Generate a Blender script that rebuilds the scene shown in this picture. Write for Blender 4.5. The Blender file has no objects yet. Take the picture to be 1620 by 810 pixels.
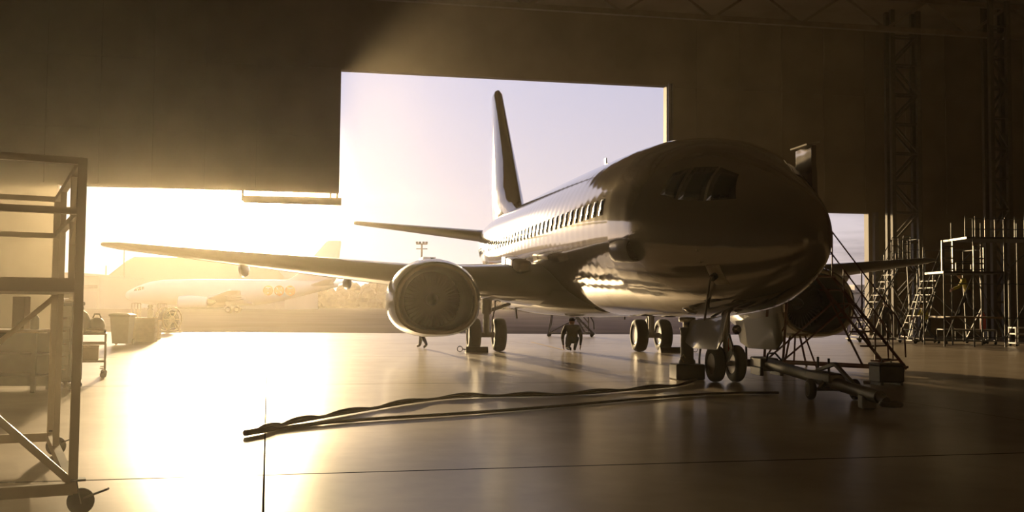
import bpy, bmesh, math, random
import numpy as np
from mathutils import Vector, Matrix, Euler

random.seed(7)
SC = bpy.context.scene
COL = SC.collection
PI = math.pi

# ------------------------------------------------------------------ camera
# World frame: x along the hangar door (to the right), y out through the door, z up, metres, camera above the origin.
F_PX, CAM_H, PITCH, ROLL, YAW = 1591.3, 1.374, .0499833, .0095, .1776
cam_data = bpy.data.cameras.new('camera')
cam_data.sensor_width = 36.0
cam_data.lens = 36.0 * F_PX / 1620.0
cam_data.clip_start, cam_data.clip_end = .05, 5000
cam = bpy.data.objects.new('camera', cam_data)
COL.objects.link(cam)
cam.matrix_world = (Matrix.Translation((0, 0, CAM_H)) @ Matrix.Rotation(-YAW, 4, 'Z')
                    @ Matrix.Rotation(PI / 2 + PITCH, 4, 'X') @ Matrix.Rotation(ROLL, 4, 'Z'))
SC.camera = cam

# ------------------------------------------------------------------ light
SUN_AZ, SUN_EL = math.radians(-5.3), math.radians(6.2)   # azimuth from +y towards +x
SUN_DIR = Vector((math.sin(SUN_AZ) * math.cos(SUN_EL), math.cos(SUN_AZ) * math.cos(SUN_EL), math.sin(SUN_EL)))
SUN_STRENGTH = 7.0
SUN_COLOR = (1.0, .70, .36)
HAZE_DENSITY = .0017
NEAR_VEIL = 4.2  # strength of the haze added at the near stand as veiling glare
EXPOSURE = 0.0

sl = bpy.data.lights.new('sun', 'SUN')
sl.energy = SUN_STRENGTH
sl.color = SUN_COLOR
sl.angle = math.radians(.9)
sun = bpy.data.objects.new('sun', sl)
sun.rotation_euler = SUN_DIR.to_track_quat('Z', 'Y').to_euler()
sun.location = (-40, 80, 30)
COL.objects.link(sun)

world = bpy.data.worlds.new('sky')
SC.world = world
world.use_nodes = True
WN, WL = world.node_tree.nodes, world.node_tree.links
WN.clear()


def wmath(op, a, b=None):
    n = WN.new('ShaderNodeMath'); n.operation = op
    for i, v in enumerate((a, b)):
        if v is None: continue
        if isinstance(v, (int, float)): n.inputs[i].default_value = v
        else: WL.new(v, n.inputs[i])
    return n.outputs[0]


def wmix(fac, a, b, mode='MIX'):
    n = WN.new('ShaderNodeMix'); n.data_type = 'RGBA'; n.blend_type = mode
    for k, v in ((0, fac), (6, a), (7, b)):
        if isinstance(v, (int, float)): n.inputs[k].default_value = v
        elif isinstance(v, tuple): n.inputs[k].default_value = (*v, 1)
        else: WL.new(v, n.inputs[k])
    return n.outputs[2]


def build_sky():
    tc = WN.new('ShaderNodeTexCoord')
    nrm = WN.new('ShaderNodeVectorMath'); nrm.operation = 'NORMALIZE'
    WL.new(tc.outputs['Generated'], nrm.inputs[0])
    dt = WN.new('ShaderNodeVectorMath'); dt.operation = 'DOT_PRODUCT'
    WL.new(nrm.outputs[0], dt.inputs[0]); dt.inputs[1].default_value = SUN_DIR
    c = wmath('MINIMUM', wmath('MAXIMUM', dt.outputs['Value'], -1.0), 1.0)
    ang = wmath('ARCCOSINE', c)
    sep = WN.new('ShaderNodeSeparateXYZ'); WL.new(nrm.outputs[0], sep.inputs[0])
    z = wmath('MAXIMUM', sep.outputs['Z'], 0.0)
    up = wmath('MINIMUM', wmath('MULTIPLY', z, 4.5), 1.0)
    base = wmix(up, (.68, .58, .55), (.50, .49, .64))
    # bank of low cloud away from the sun, near the horizon
    mp = WN.new('ShaderNodeMapping'); mp.inputs['Scale'].default_value = (2.2, 2.2, 17)
    WL.new(nrm.outputs[0], mp.inputs[0])
    ns = WN.new('ShaderNodeTexNoise'); ns.inputs['Scale'].default_value = 2.6; ns.inputs['Detail'].default_value = 7
    ns.inputs['Roughness'].default_value = .55
    WL.new(mp.outputs[0], ns.inputs['Vector'])
    cl = WN.new('ShaderNodeMapRange'); cl.inputs[1].default_value = .36; cl.inputs[2].default_value = .54
    WL.new(ns.outputs[0], cl.inputs[0])
    low = WN.new('ShaderNodeMapRange'); low.inputs[1].default_value = .17; low.inputs[2].default_value = .06
    WL.new(z, low.inputs[0])
    away = WN.new('ShaderNodeMapRange'); away.inputs[1].default_value = .42; away.inputs[2].default_value = .60
    WL.new(ang, away.inputs[0])
    cf = wmath('MULTIPLY', wmath('MULTIPLY', cl.outputs[0], low.outputs[0]), wmath('MULTIPLY', away.outputs[0], .85))
    base = wmix(cf, base, (.27, .24, .27))

    def lobe(width, amp, col, gauss=False):
        q = wmath('MULTIPLY', ang, 1.0 / width)
        if gauss: q = wmath('MULTIPLY', q, q)
        e = wmath('MULTIPLY', wmath('EXPONENT', wmath('MULTIPLY', q, -1.0)), amp)
        n = WN.new('ShaderNodeMix'); n.data_type = 'RGBA'; n.blend_type = 'MULTIPLY'
        n.inputs[0].default_value = 1
        cmb = WN.new('ShaderNodeCombineXYZ')
        for i in range(3): WL.new(wmath('MULTIPLY', e, col[i]), cmb.inputs[i])
        return cmb.outputs[0]
    disc = WN.new('ShaderNodeMapRange'); disc.inputs[1].default_value = .011; disc.inputs[2].default_value = .0095
    disc.inputs[4].default_value = 260.0
    WL.new(ang, disc.inputs[0])
    cmb = WN.new('ShaderNodeCombineXYZ')
    for i, k in enumerate((1, .86, .55)): WL.new(wmath('MULTIPLY', disc.outputs[0], k), cmb.inputs[i])
    tot = base
    for e in (lobe(.042, 560.0, (1, .76, .42), True), lobe(.28, .5, (1, .84, .76)), cmb.outputs[0]):
        n = WN.new('ShaderNodeVectorMath'); n.operation = 'ADD'
        WL.new(tot, n.inputs[0]); WL.new(e, n.inputs[1]); tot = n.outputs[0]
    bg = WN.new('ShaderNodeBackground'); bg.inputs[1].default_value = 1.0
    WL.new(tot, bg.inputs[0])
    out = WN.new('ShaderNodeOutputWorld'); WL.new(bg.outputs[0], out.inputs[0])


build_sky()
vs = SC.view_settings
vs.view_transform = 'Standard'
vs.look = 'None'
vs.gamma = 1.0
vs.use_curve_mapping = False
vs.exposure = EXPOSURE


# ------------------------------------------------------------------ helpers
def ray(px, py):
    a, b = px - 810, py - 405
    u = a * math.cos(ROLL) + b * math.sin(ROLL); v = -(-a * math.sin(ROLL) + b * math.cos(ROLL))
    X, Y, Z = u / F_PX, math.cos(PITCH) - v / F_PX * math.sin(PITCH), math.sin(PITCH) + v / F_PX * math.cos(PITCH)
    return Vector((math.cos(YAW) * X + math.sin(YAW) * Y, -math.sin(YAW) * X + math.cos(YAW) * Y, Z))


def at_z(px, py, z=0.0):
    """The place seen at a point of the 1620x810 photograph, if it lies at height z."""
    d = ray(px, py)
    return Vector((0, 0, CAM_H)) + d * ((z - CAM_H) / d.z)


def at_y(px, py, y):
    d = ray(px, py)
    return Vector((0, 0, CAM_H)) + d * (y / d.y)


def at_d(px, py, dist):
    """The place seen at a point of the photograph at a given depth in front of the camera."""
    d = ray(px, py)
    dep = math.sin(YAW) * d.x + math.cos(YAW) * d.y
    return Vector((0, 0, CAM_H)) + d * (dist / dep)


def mat(name, col, rough=.5, metal=0.0, coat=0.0, var=.12, scale=6.0, bump=0.0, spec=.5, emit=None, col2=None, bscale=None):
    m = bpy.data.materials.new(name); m.use_nodes = True
    nt = m.node_tree; N, L = nt.nodes, nt.links
    b = N['Principled BSDF']
    tc = N.new('ShaderNodeTexCoord')
    ns = N.new('ShaderNodeTexNoise'); ns.inputs['Scale'].default_value = scale; ns.inputs['Detail'].default_value = 5
    L.new(tc.outputs['Object'], ns.inputs['Vector'])
    rp = N.new('ShaderNodeValToRGB')
    c2 = col2 or tuple(min(1, c * (1 + var)) for c in col)
    rp.color_ramp.elements[0].color = (*[c * (1 - var) for c in col], 1); rp.color_ramp.elements[0].position = .3
    rp.color_ramp.elements[1].color = (*c2, 1); rp.color_ramp.elements[1].position = .7
    L.new(ns.outputs[0], rp.inputs[0]); L.new(rp.outputs[0], b.inputs['Base Color'])
    b.inputs['Roughness'].default_value = rough
    b.inputs['Metallic'].default_value = metal
    b.inputs['Coat Weight'].default_value = coat
    b.inputs['Coat Roughness'].default_value = .04
    b.inputs['Specular IOR Level'].default_value = spec
    if bump:
        n2 = N.new('ShaderNodeTexNoise'); n2.inputs['Scale'].default_value = bscale or scale * 3; n2.inputs['Detail'].default_value = 3
        L.new(tc.outputs['Object'], n2.inputs['Vector'])
        bp = N.new('ShaderNodeBump'); bp.inputs['Strength'].default_value = bump; bp.inputs['Distance'].default_value = .02
        L.new(n2.outputs[0], bp.inputs['Height']); L.new(bp.outputs[0], b.inputs['Normal'])
    if emit:
        b.inputs['Emission Color'].default_value = (*emit[:3], 1); b.inputs['Emission Strength'].default_value = emit[3]
    return m


class MB:
    """Collects shapes and links them as one mesh object."""
    def __init__(s):
        s.v, s.f, s.sm = [], [], []

    def add(s, vs_, fs, smooth=False):
        o = len(s.v)
        s.v += [tuple(p) for p in vs_]
        s.f += [tuple(i + o for i in f) for f in fs]
        s.sm += [smooth] * len(fs)
        return s

    def hexa(s, p):
        """p: four bottom points then four top points, both counterclockwise."""
        return s.add(p, [(3, 2, 1, 0), (4, 5, 6, 7), (0, 1, 5, 4), (1, 2, 6, 5), (2, 3, 7, 6), (3, 0, 4, 7)])

    def box(s, x0, x1, y0, y1, z0, z1):
        return s.hexa([(x0, y0, z0), (x1, y0, z0), (x1, y1, z0), (x0, y1, z0),
                       (x0, y0, z1), (x1, y0, z1), (x1, y1, z1), (x0, y1, z1)])

    def cbox(s, c, d):
        return s.box(c[0] - d[0] / 2, c[0] + d[0] / 2, c[1] - d[1] / 2, c[1] + d[1] / 2, c[2] - d[2] / 2, c[2] + d[2] / 2)

    def bevbox(s, x0, x1, y0, y1, z0, z1, r=.01):
        xs = ((x0, y0), (x1, y0), (x1, y1), (x0, y1))
        rings = []
        for z, k in ((z0, r), (z0 + r, 0), (z1 - r, 0), (z1, r)):
            ring = []
            for (x, y) in xs:
                sx = 1 if x == x0 else -1; sy = 1 if y == y0 else -1
                a = (x + sx * (r + k), y + sy * k, z); b_ = (x + sx * k, y + sy * (r + k), z)
                ring += [b_, a] if (sx * sy > 0) else [a, b_]
            rings.append(ring)
        return s.loft(rings, True, True, smooth=False)

    def beam(s, a, b, w, h=None, up=(0, 0, 1)):
        """Rectangular bar from a to b."""
        h = h or w
        a, b = Vector(a), Vector(b); d = (b - a).normalized(); u = Vector(up)
        if abs(d.dot(u)) > .98: u = Vector((1, 0, 0))
        r = d.cross(u).normalized() * (w / 2); t = r.normalized().cross(d) * (h / 2)
        return s.hexa([a - r - t, a + r - t, b + r - t, b - r - t, a - r + t, a + r + t, b + r + t, b - r + t])

    def tube(s, pts, r, n=10, caps=True, closed=False):
        pts = [Vector(p) for p in pts]
        rs = r if isinstance(r, (list, tuple)) else [r] * len(pts)
        rings = []; last = None
        for i, p in enumerate(pts):
            if closed: d = pts[(i + 1) % len(pts)] - pts[i - 1]
            else: d = pts[min(i + 1, len(pts) - 1)] - pts[max(i - 1, 0)]
            d.normalize()
            if last is None:
                u = Vector((0, 0, 1)) if abs(d.z) < .9 else Vector((1, 0, 0))
                a = d.cross(u).normalized()
            else:
                a = (last - d * last.dot(d)).normalized()
            last = a; b = d.cross(a)
            rings.append([p + (a * math.cos(2 * PI * k / n) + b * math.sin(2 * PI * k / n)) * rs[i] for k in range(n)])
        if closed: rings.append(rings[0])
        return s.loft(rings, caps and not closed, caps and not closed, smooth=True)

    def loft(s, rings, cap0=True, cap1=True, smooth=True, closed=True):
        n = len(rings[0]); vs_ = [p for r in rings for p in r]; fs = []
        for i in range(len(rings) - 1):
            for k in range(n if closed else n - 1):
                k2 = (k + 1) % n
                fs.append((i * n + k, i * n + k2, (i + 1) * n + k2, (i + 1) * n + k))
        s.add(vs_, fs, smooth)
        if cap0: s.add(rings[0], [tuple(range(n - 1, -1, -1))], False)
        if cap1: s.add(rings[-1], [tuple(range(n))], False)
        return s

    def lathe(s, prof, c=(0, 0, 0), axis='Z', n=24, smooth=True, cap=True):
        """prof: (radius, height) pairs about an axis through c."""
        rings = []
        for r, h in prof:
            ring = []
            for k in range(n):
                a = 2 * PI * k / n; x, y = r * math.cos(a), r * math.sin(a)
                if axis == 'Z': p = (c[0] + x, c[1] + y, c[2] + h)
                elif axis == 'X': p = (c[0] + h, c[1] + x, c[2] + y)
                else: p = (c[0] + y, c[1] + h, c[2] + x)
                ring.append(p)
            rings.append(ring)
        return s.loft(rings, cap, cap, smooth)

    def prism(s, poly, z0, z1):
        """poly in xy."""
        return s.loft([[(x, y, z0) for x, y in poly], [(x, y, z1) for x, y in poly]], True, True, False)

    def build(s, name, m=None, parent=None, loc=None, **props):
        me = bpy.data.meshes.new(name)
        me.from_pydata(s.v, [], s.f)
        me.polygons.foreach_set('use_smooth', s.sm)
        bm = bmesh.new(); bm.from_mesh(me)
        bmesh.ops.recalc_face_normals(bm, faces=bm.faces)
        bm.to_mesh(me); bm.free()
        me.update()
        o = bpy.data.objects.new(name, me); COL.objects.link(o)
        if m: me.materials.append(m)
        if parent: o.parent = parent
        if loc: o.location = loc
        for k, v in props.items(): o[k] = v
        return o


def thing(name, label, category, loc=(0, 0, 0), rz=0.0, group=None):
    o = bpy.data.objects.new(name, None); COL.objects.link(o)
    o.empty_display_size = .2
    o.location = loc; o.rotation_euler = (0, 0, rz)
    o['label'] = label; o['category'] = category
    if group: o['group'] = group
    return o


def tag(o, label, category, group=None, kind=None):
    o['label'] = label; o['category'] = category
    if group: o['group'] = group
    if kind: o['kind'] = kind
    return o


def struct(name, mb, m, label=None):
    o = mb.build(name, m); o['kind'] = 'structure'
    if label: o['label'] = label
    return o


def dup(root, loc, rz, label, group=None, scale=None):
    r = root.copy(); COL.objects.link(r); r.location = loc; r.rotation_euler = (0, 0, rz); r['label'] = label
    if group: r['group'] = group
    if scale: r.scale = scale
    for ch in list(root.children):
        c = ch.copy(); COL.objects.link(c); c.parent = r
        for g in ch.children:
            d = g.copy(); COL.objects.link(d); d.parent = c
    return r


# ------------------------------------------------------------------ materials
def floor_material():
    m = bpy.data.materials.new('polished_concrete'); m.use_nodes = True
    nt = m.node_tree; N, L = nt.nodes, nt.links; b = N['Principled BSDF']
    tc = N.new('ShaderNodeTexCoord')
    n1 = N.new('ShaderNodeTexNoise'); n1.inputs['Scale'].default_value = .9; n1.inputs['Detail'].default_value = 9; n1.inputs['Roughness'].default_value = .65
    n2 = N.new('ShaderNodeTexNoise'); n2.inputs['Scale'].default_value = .16; n2.inputs['Detail'].default_value = 4
    L.new(tc.outputs['Object'], n1.inputs['Vector']); L.new(tc.outputs['Object'], n2.inputs['Vector'])
    rp = N.new('ShaderNodeValToRGB')
    rp.color_ramp.elements[0].color = (.20, .155, .10, 1); rp.color_ramp.elements[0].position = .28
    rp.color_ramp.elements[1].color = (.33, .26, .17, 1); rp.color_ramp.elements[1].position = .72
    L.new(n1.outputs[0], rp.inputs[0])
    # joints between the cast bays: a 9.3 m grid turned a little against the door
    rot = N.new('ShaderNodeVectorRotate'); rot.rotation_type = 'Z_AXIS'; rot.inputs['Angle'].default_value = math.radians(-3.4)
    L.new(tc.outputs['Object'], rot.inputs['Vector'])
    sep = N.new('ShaderNodeSeparateXYZ'); L.new(rot.outputs[0], sep.inputs[0])

    def joint(sock, off, step, w):
        a = N.new('ShaderNodeMath'); a.operation = 'ADD'; L.new(sock, a.inputs[0]); a.inputs[1].default_value = -off
        p = N.new('ShaderNodeMath'); p.operation = 'PINGPONG'; L.new(a.outputs[0], p.inputs[0]); p.inputs[1].default_value = step / 2
        lt = N.new('ShaderNodeMath'); lt.operation = 'LESS_THAN'; L.new(p.outputs[0], lt.inputs[0]); lt.inputs[1].default_value = w
        return lt.outputs[0]
    j = N.new('ShaderNodeMath'); j.operation = 'MAXIMUM'
    L.new(joint(sep.outputs['X'], JOINT_X, 9.3, .009), j.inputs[0]); L.new(joint(sep.outputs['Y'], JOINT_Y, 9.3, .02), j.inputs[1])
    mx = N.new('ShaderNodeMix'); mx.data_type = 'RGBA'; L.new(j.outputs[0], mx.inputs[0]); L.new(rp.outputs[0], mx.inputs[6])
    mx.inputs[7].default_value = (.03, .026, .02, 1)
    L.new(mx.outputs[2], b.inputs['Base Color'])
    rr = N.new('ShaderNodeMapRange'); rr.inputs[1].default_value = .35; rr.inputs[2].default_value = .68
    rr.inputs[3].default_value = .16; rr.inputs[4].default_value = .27
    ad = N.new('ShaderNodeMath'); ad.operation = 'MULTIPLY_ADD'; ad.inputs[1].default_value = .5
    L.new(n1.outputs[0], ad.inputs[0])
    hf = N.new('ShaderNodeMath'); hf.operation = 'MULTIPLY'; hf.inputs[1].default_value = .5; L.new(n2.outputs[0], hf.inputs[0])
    L.new(hf.outputs[0], ad.inputs[2]); L.new(ad.outputs[0], rr.inputs[0])
    L.new(rr.outputs[0], b.inputs['Roughness'])
    n3 = N.new('ShaderNodeTexNoise'); n3.inputs['Scale'].default_value = .8; n3.inputs['Detail'].default_value = 3
    L.new(tc.outputs['Object'], n3.inputs['Vector'])
    bp = N.new('ShaderNodeBump'); bp.inputs['Strength'].default_value = .025; bp.inputs['Distance'].default_value = .05
    L.new(n3.outputs[0], bp.inputs['Height']); L.new(bp.outputs[0], b.inputs['Normal'])
    # the sealer is worn: bare dull concrete shows between the shiny parts
    df = N.new('ShaderNodeBsdfPrincipled'); L.new(mx.outputs[2], df.inputs['Base Color']); df.inputs['Roughness'].default_value = .46; df.inputs['Specular IOR Level'].default_value = .9
    for q in (b, df): q.inputs['Specular Tint'].default_value = (1, .77, .50, 1)   # amber floor seal
    wr = N.new('ShaderNodeMapRange'); wr.inputs[1].default_value = .3; wr.inputs[2].default_value = .7
    wr.inputs[3].default_value = .28; wr.inputs[4].default_value = .50
    L.new(n2.outputs[0], wr.inputs[0])
    ms = N.new('ShaderNodeMixShader'); jw = N.new('ShaderNodeMath'); jw.operation = 'MULTIPLY'; L.new(wr.outputs[0], jw.inputs[0])
    jn = N.new('ShaderNodeMath'); jn.operation = 'SUBTRACT'; jn.inputs[0].default_value = 1.0; L.new(j.outputs[0], jn.inputs[1]); L.new(jn.outputs[0], jw.inputs[1])
    L.new(jw.outputs[0], ms.inputs[0]); L.new(df.outputs[0], ms.inputs[1]); L.new(b.outputs[0], ms.inputs[2])
    jd = N.new('ShaderNodeBsdfDiffuse'); jd.inputs['Color'].default_value = (.02, .017, .013, 1)
    mj = N.new('ShaderNodeMixShader'); L.new(j.outputs[0], mj.inputs[0]); L.new(ms.outputs[0], mj.inputs[1]); L.new(jd.outputs[0], mj.inputs[2])
    L.new(mj.outputs[0], N['Material Output'].inputs['Surface'])
    return m


_c, _s = math.cos(math.radians(-3.4)), math.sin(math.radians(-3.4))
_p = at_z(540, 748); JOINT_Y = _s * _p.x + _c * _p.y
_p = at_z(418, 740); JOINT_X = _c * _p.x - _s * _p.y

M_floor = floor_material()
M_apron = mat('apron_asphalt', (.07, .058, .062), .9, spec=0.0, var=.25, scale=.12, bump=.05, bscale=3)
M_grass = mat('airfield_grass', (.16, .14, .09), .9, var=.3, scale=.02)
M_col = mat('column_paint', (.15, .125, .09), .6, var=.12)
M_wall = mat('wall_sheet', (.30, .245, .17), .6, var=.12, scale=.5)
M_ceil = mat('roof_sheet', (.30, .25, .18), .7, var=.15, scale=.4)
M_steel_dark = mat('painted_steel', (.26, .215, .155), .5, var=.15, scale=2)
M_jamb = mat('jamb_steel', (.26, .23, .20), .5, metal=.2, var=.1, scale=2)
M_white = mat('aircraft_polished_skin', (.34, .31, .29), .07, metal=.6, coat=.3, var=.03, scale=.6)
M_belly = mat('aircraft_grey', (.24, .23, .22), .45, spec=.3, coat=.7, var=.04, scale=.6)
M_lip = mat('bare_aluminium', (.34, .33, .31), .25, metal=.9, var=.05, scale=2)
M_fan = mat('fan_titanium', (.07, .066, .066), .35, metal=.8, var=.1, scale=4)
M_spin = mat('spinner_grey', (.10, .10, .10), .4, var=.1)
M_rubber = mat('tyre_rubber', (.025, .024, .023), .75, var=.2, scale=8, bump=.1)
M_hub = mat('hub_grey', (.42, .40, .38), .4, metal=.5, var=.1)
M_strut = mat('gear_grey', (.34, .33, .32), .35, metal=.3, var=.1)
M_chrome = mat('chrome', (.8, .8, .8), .12, metal=1, var=.03)
M_glass_dark = mat('cockpit_glass', (.012, .013, .015), .10, spec=.4, coat=.0, var=.1)
M_winframe = mat('window_frame_metal', (.5, .49, .48), .3, metal=.8, var=.05)
M_red = mat('red_paint', (.35, .03, .02), .45, var=.15)
M_redcloth = mat('red_streamer', (.45, .03, .02), .7, var=.1)
M_brownred = mat('oxide_red_paint', (.12, .045, .03), .5, var=.2, scale=4)
M_edge = mat('door_edge_paint', (.05, .046, .05), .6, var=.1)
M_alu = mat('scaffold_aluminium', (.11, .106, .10), .5, metal=.3, var=.1, scale=3)
M_black = mat('black_plastic', (.02, .02, .02), .55, var=.2)
M_cable = mat('cable_rubber', (.085, .062, .042), .7, var=.2, scale=12)
M_jack = mat('jack_blue_grey', (.08, .085, .10), .45, var=.15)
M_orange = mat('orange_paint', (.85, .25, .03), .4, var=.05)
M_wood = mat('plywood', (.24, .165, .09), .7, var=.2, scale=5)
M_card = mat('cardboard', (.34, .25, .16), .85, var=.12, scale=3)
M_olive = mat('bench_paint', (.07, .062, .045), .5, var=.15)
M_bin = mat('bin_plastic', (.09, .10, .09), .55, var=.1)
M_grey = mat('machine_grey', (.12, .115, .10), .5, var=.12)
M_yellow = mat('yellow_paint', (.62, .42, .05), .45, var=.1)
M_iron = mat('dark_iron', (.05, .043, .038), .5, var=.2, scale=3)
M_foil = mat('silver_foil', (.80, .76, .70), .32, metal=.9, var=.06, scale=5, bump=.3)
M_pad = mat('pale_fabric', (.60, .54, .44), .85, var=.08, scale=8, bump=.15)
M_bld = mat('hazy_building', (.36, .31, .26), .8, var=.08, scale=.05)
M_bldroof = mat('building_roof', (.30, .27, .24), .7, var=.08, scale=.05)
M_winglass = mat('building_glass', (.06, .06, .07), .15, var=.1)
M_leaf = mat('distant_foliage', (.075, .065, .035), .9, var=.35, scale=.6)
M_skin = mat('skin', (.42, .26, .18), .6, var=.06)
M_hair = mat('dark_hair', (.03, .022, .016), .8, var=.2, scale=20)
M_cloth_dark = mat('dark_workwear', (.045, .042, .045), .85, var=.2, scale=9, bump=.2)
M_cloth_navy = mat('navy_workwear', (.035, .04, .06), .85, var=.2, scale=9, bump=.2)
M_cloth_yel = mat('high_visibility_yellow', (.42, .36, .05), .8, var=.12, scale=9)
M_boot = mat('boot_leather', (.03, .025, .02), .55, var=.2)

# ------------------------------------------------------------------ the hangar
DOOR_Y = 49.82
OPEN_L, OPEN_R, SLOT_L, SLOT_R = -12.68, 28.45, .30, 17.08
LOW_TOP_L, LOW_TOP_R, SLOT_TOP = 6.85, 6.56, 12.95
HX0, HX1, HY0, CEIL = -25.0, 46.0, -26.0, 16.6

struct('floor', MB().box(HX0, HX1, HY0, DOOR_Y, -.3, 0), M_floor)
struct('ground', MB().box(-1500, 1500, DOOR_Y, 2600, -.35, -.012), M_apron)
fw = MB()
W0, W1 = DOOR_Y, DOOR_Y + .45
fw.box(HX0, OPEN_L, W0, W1, 0, LOW_TOP_L)
fw.box(HX0, SLOT_L, W0, W1, LOW_TOP_L, CEIL)
fw.box(SLOT_L, SLOT_R, W0, W1, SLOT_TOP, CEIL)
fw.box(SLOT_R, HX1, W0, W1, LOW_TOP_R, CEIL)
fw.box(OPEN_R, HX1, W0, W1, 0, LOW_TOP_R)
struct('wall_front', fw, M_wall)
struct('wall_left', MB().box(HX0 - .4, HX0, HY0, W1, 0, CEIL), M_wall)
struct('wall_right', MB().box(HX1, HX1 + .4, HY0, W1, 0, CEIL), M_wall)
struct('wall_back', MB().box(HX0, HX1, HY0 - .4, HY0, 0, CEIL), M_wall)
struct('ceiling', MB().box(HX0 - .4, HX1 + .4, HY0 - .4, W1, CEIL, CEIL + .4), M_ceil)

# door trim: the steel guide beside the tall slot, the jamb of the right opening, the guide beam under the left leaf
tm = MB().box(SLOT_R + .02, SLOT_R + .14, W0 - .22, W0, LOW_TOP_R, SLOT_TOP + .1)
tm.box(SLOT_R + .20, SLOT_R + .28, W0 - .22, W0, LOW_TOP_R, SLOT_TOP + .1)
struct('trim_1', tm, M_jamb)
struct('trim_2', MB().box(OPEN_R + .22, OPEN_R + .46, W0 - .25, W0, 0, LOW_TOP_R + .05), M_jamb)
struct('trim_6', MB().box(SLOT_R - .025, SLOT_R, W0 - .03, W1 + .03, LOW_TOP_R, SLOT_TOP), M_edge)
g0, g1 = at_y(385, 319, W0 + .2), at_y(540, 319, W0 + .2)
gb = MB().box(g0.x, g1.x, W0 + .02, W0 + .4, g1.z - .17, g1.z + .17)
for px in (523, 533.5):
    g = at_y(px, 310, W0 + .2)
    gb.box(g.x - .05, g.x + .05, W0 + .1, W0 + .3, g1.z + .15, LOW_TOP_L + .05)
gb.box(g0.x - .1, g0.x + .02, W0 + .1, W0 + .3, g1.z - .1, LOW_TOP_L + .05)
struct('trim_3', gb, M_steel_dark)
# stiffening ribs on the closed door leaves
rb = MB()
for x in [HX0 + 2 + 2.4 * k for k in range(10)]:
    if x < SLOT_L - .3: rb.box(x, x + .12, W0 - .05, W0, LOW_TOP_L + .1, CEIL)
for k in range(12):
    x = SLOT_R + 1.6 + 2.4 * k
    if x < HX1: rb.box(x, x + .12, W0 - .05, W0, LOW_TOP_R + .1, CEIL)
for z in (9.2, 12.9): rb.box(SLOT_R + .4, HX1, W0 - .04, W0, z, z + .14)
for z in (9.6, 13.0): rb.box(HX0, SLOT_L - .15, W0 - .04, W0, z, z + .14)
struct('trim_4', rb, M_wall)
# lattice columns on the right, in front of the door wall
for pxa, pxb, yy in ((1409, 1450, 46.5), (1565, 1592, 44.0)):
    a, b = at_y(pxa, 300, yy), at_y(pxb, 300, yy)
    cm = MB()
    for x in (a.x, b.x):
        cm.box(x - .11, x + .11, yy - .35, yy - .15, 0, CEIL)
        cm.box(x - .11, x + .11, yy + .15, yy + .35, 0, CEIL)
    z = .3; k = 0
    while z + 1.5 < CEIL:
        for y in (yy - .25, yy + .25):
            cm.beam((a.x if k % 2 else b.x, y, z), (b.x if k % 2 else a.x, y, z + 1.5), .09)
            cm.beam((a.x, y, z + 1.5), (b.x, y, z + 1.5), .09)
        z += 1.5; k += 1
    struct('column', cm, M_col)
# roof trusses
for k, y in enumerate((44.0, 36.0, 28.0, 20.0, 12.0, 4.0, -4.0, -12.0)):
    tr = MB()
    for z in (14.9, 16.4): tr.box(HX0 + .1, HX1 - .1, y - .12, y + .12, z - .12, z + .12)
    x = HX0 + .5; i = 0
    while x + 2.2 < HX1:
        tr.beam((x, y, 14.9 if i % 2 else 16.4), (x + 2.2, y, 16.4 if i % 2 else 14.9), .12)
        x += 2.2; i += 1
    struct('ceiling_beam', tr, M_steel_dark)
# haze added inside the hangar, standing in for lens glare
hz = MB().box(HX0 + .01, HX1 - .01, HY0 + .01, DOOR_Y + .44, .004, CEIL - .01).build('haze')
hm = bpy.data.materials.new('glare_haze'); hm.use_nodes = True
hn, hl = hm.node_tree.nodes, hm.node_tree.links
hn.clear()
ho = hn.new('ShaderNodeOutputMaterial')
# density shaped to imitate the glare: thicker at left and high up, thinner right
hg = hn.new('ShaderNodeNewGeometry'); hx = hn.new('ShaderNodeSeparateXYZ'); hl.new(hg.outputs['Position'], hx.inputs[0])


def hramp(sock, f0, f1, t0, t1):
    n = hn.new('ShaderNodeMapRange'); n.interpolation_type = 'SMOOTHSTEP'
    for i, v in enumerate((f0, f1, t0, t1)): n.inputs[1 + i].default_value = v
    hl.new(sock, n.inputs[0]); return n.outputs[0]


hm1 = hn.new('ShaderNodeMath'); hm1.operation = 'MULTIPLY'
hl.new(hramp(hx.outputs['X'], -1.0, 5.5, 1.0, .06), hm1.inputs[0]); hl.new(hramp(hx.outputs['Z'], 1.0, 6.0, .7, 1.6), hm1.inputs[1])
hm2 = hn.new('ShaderNodeMath'); hm2.operation = 'MULTIPLY'   # extra haze added by the near left stand to imitate veiling glare
hl.new(hramp(hx.outputs['X'], -2.0, -.3, 1.0, 0), hm2.inputs[0]); hl.new(hramp(hx.outputs['Y'], 5.5, 11.0, 1.0, 0), hm2.inputs[1])
hm3 = hn.new('ShaderNodeMath'); hm3.operation = 'MULTIPLY_ADD'; hm3.inputs[1].default_value = NEAR_VEIL
hl.new(hm2.outputs[0], hm3.inputs[0]); hl.new(hm1.outputs[0], hm3.inputs[2]); hm1 = hm3
hs = []
for share, g in ((.34, .84), (.66, .5)):
    v = hn.new('ShaderNodeVolumeScatter'); v.inputs['Anisotropy'].default_value = g; v.inputs['Color'].default_value = (1, .90, .70, 1); hs.append(v)
    k = hn.new('ShaderNodeMath'); k.operation = 'MULTIPLY'; hl.new(hm1.outputs[0], k.inputs[0]); k.inputs[1].default_value = HAZE_DENSITY * share
    hl.new(k.outputs[0], v.inputs['Density'])
ha = hn.new('ShaderNodeAddShader'); hl.new(hs[0].outputs[0], ha.inputs[0]); hl.new(hs[1].outputs[0], ha.inputs[1])
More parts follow.
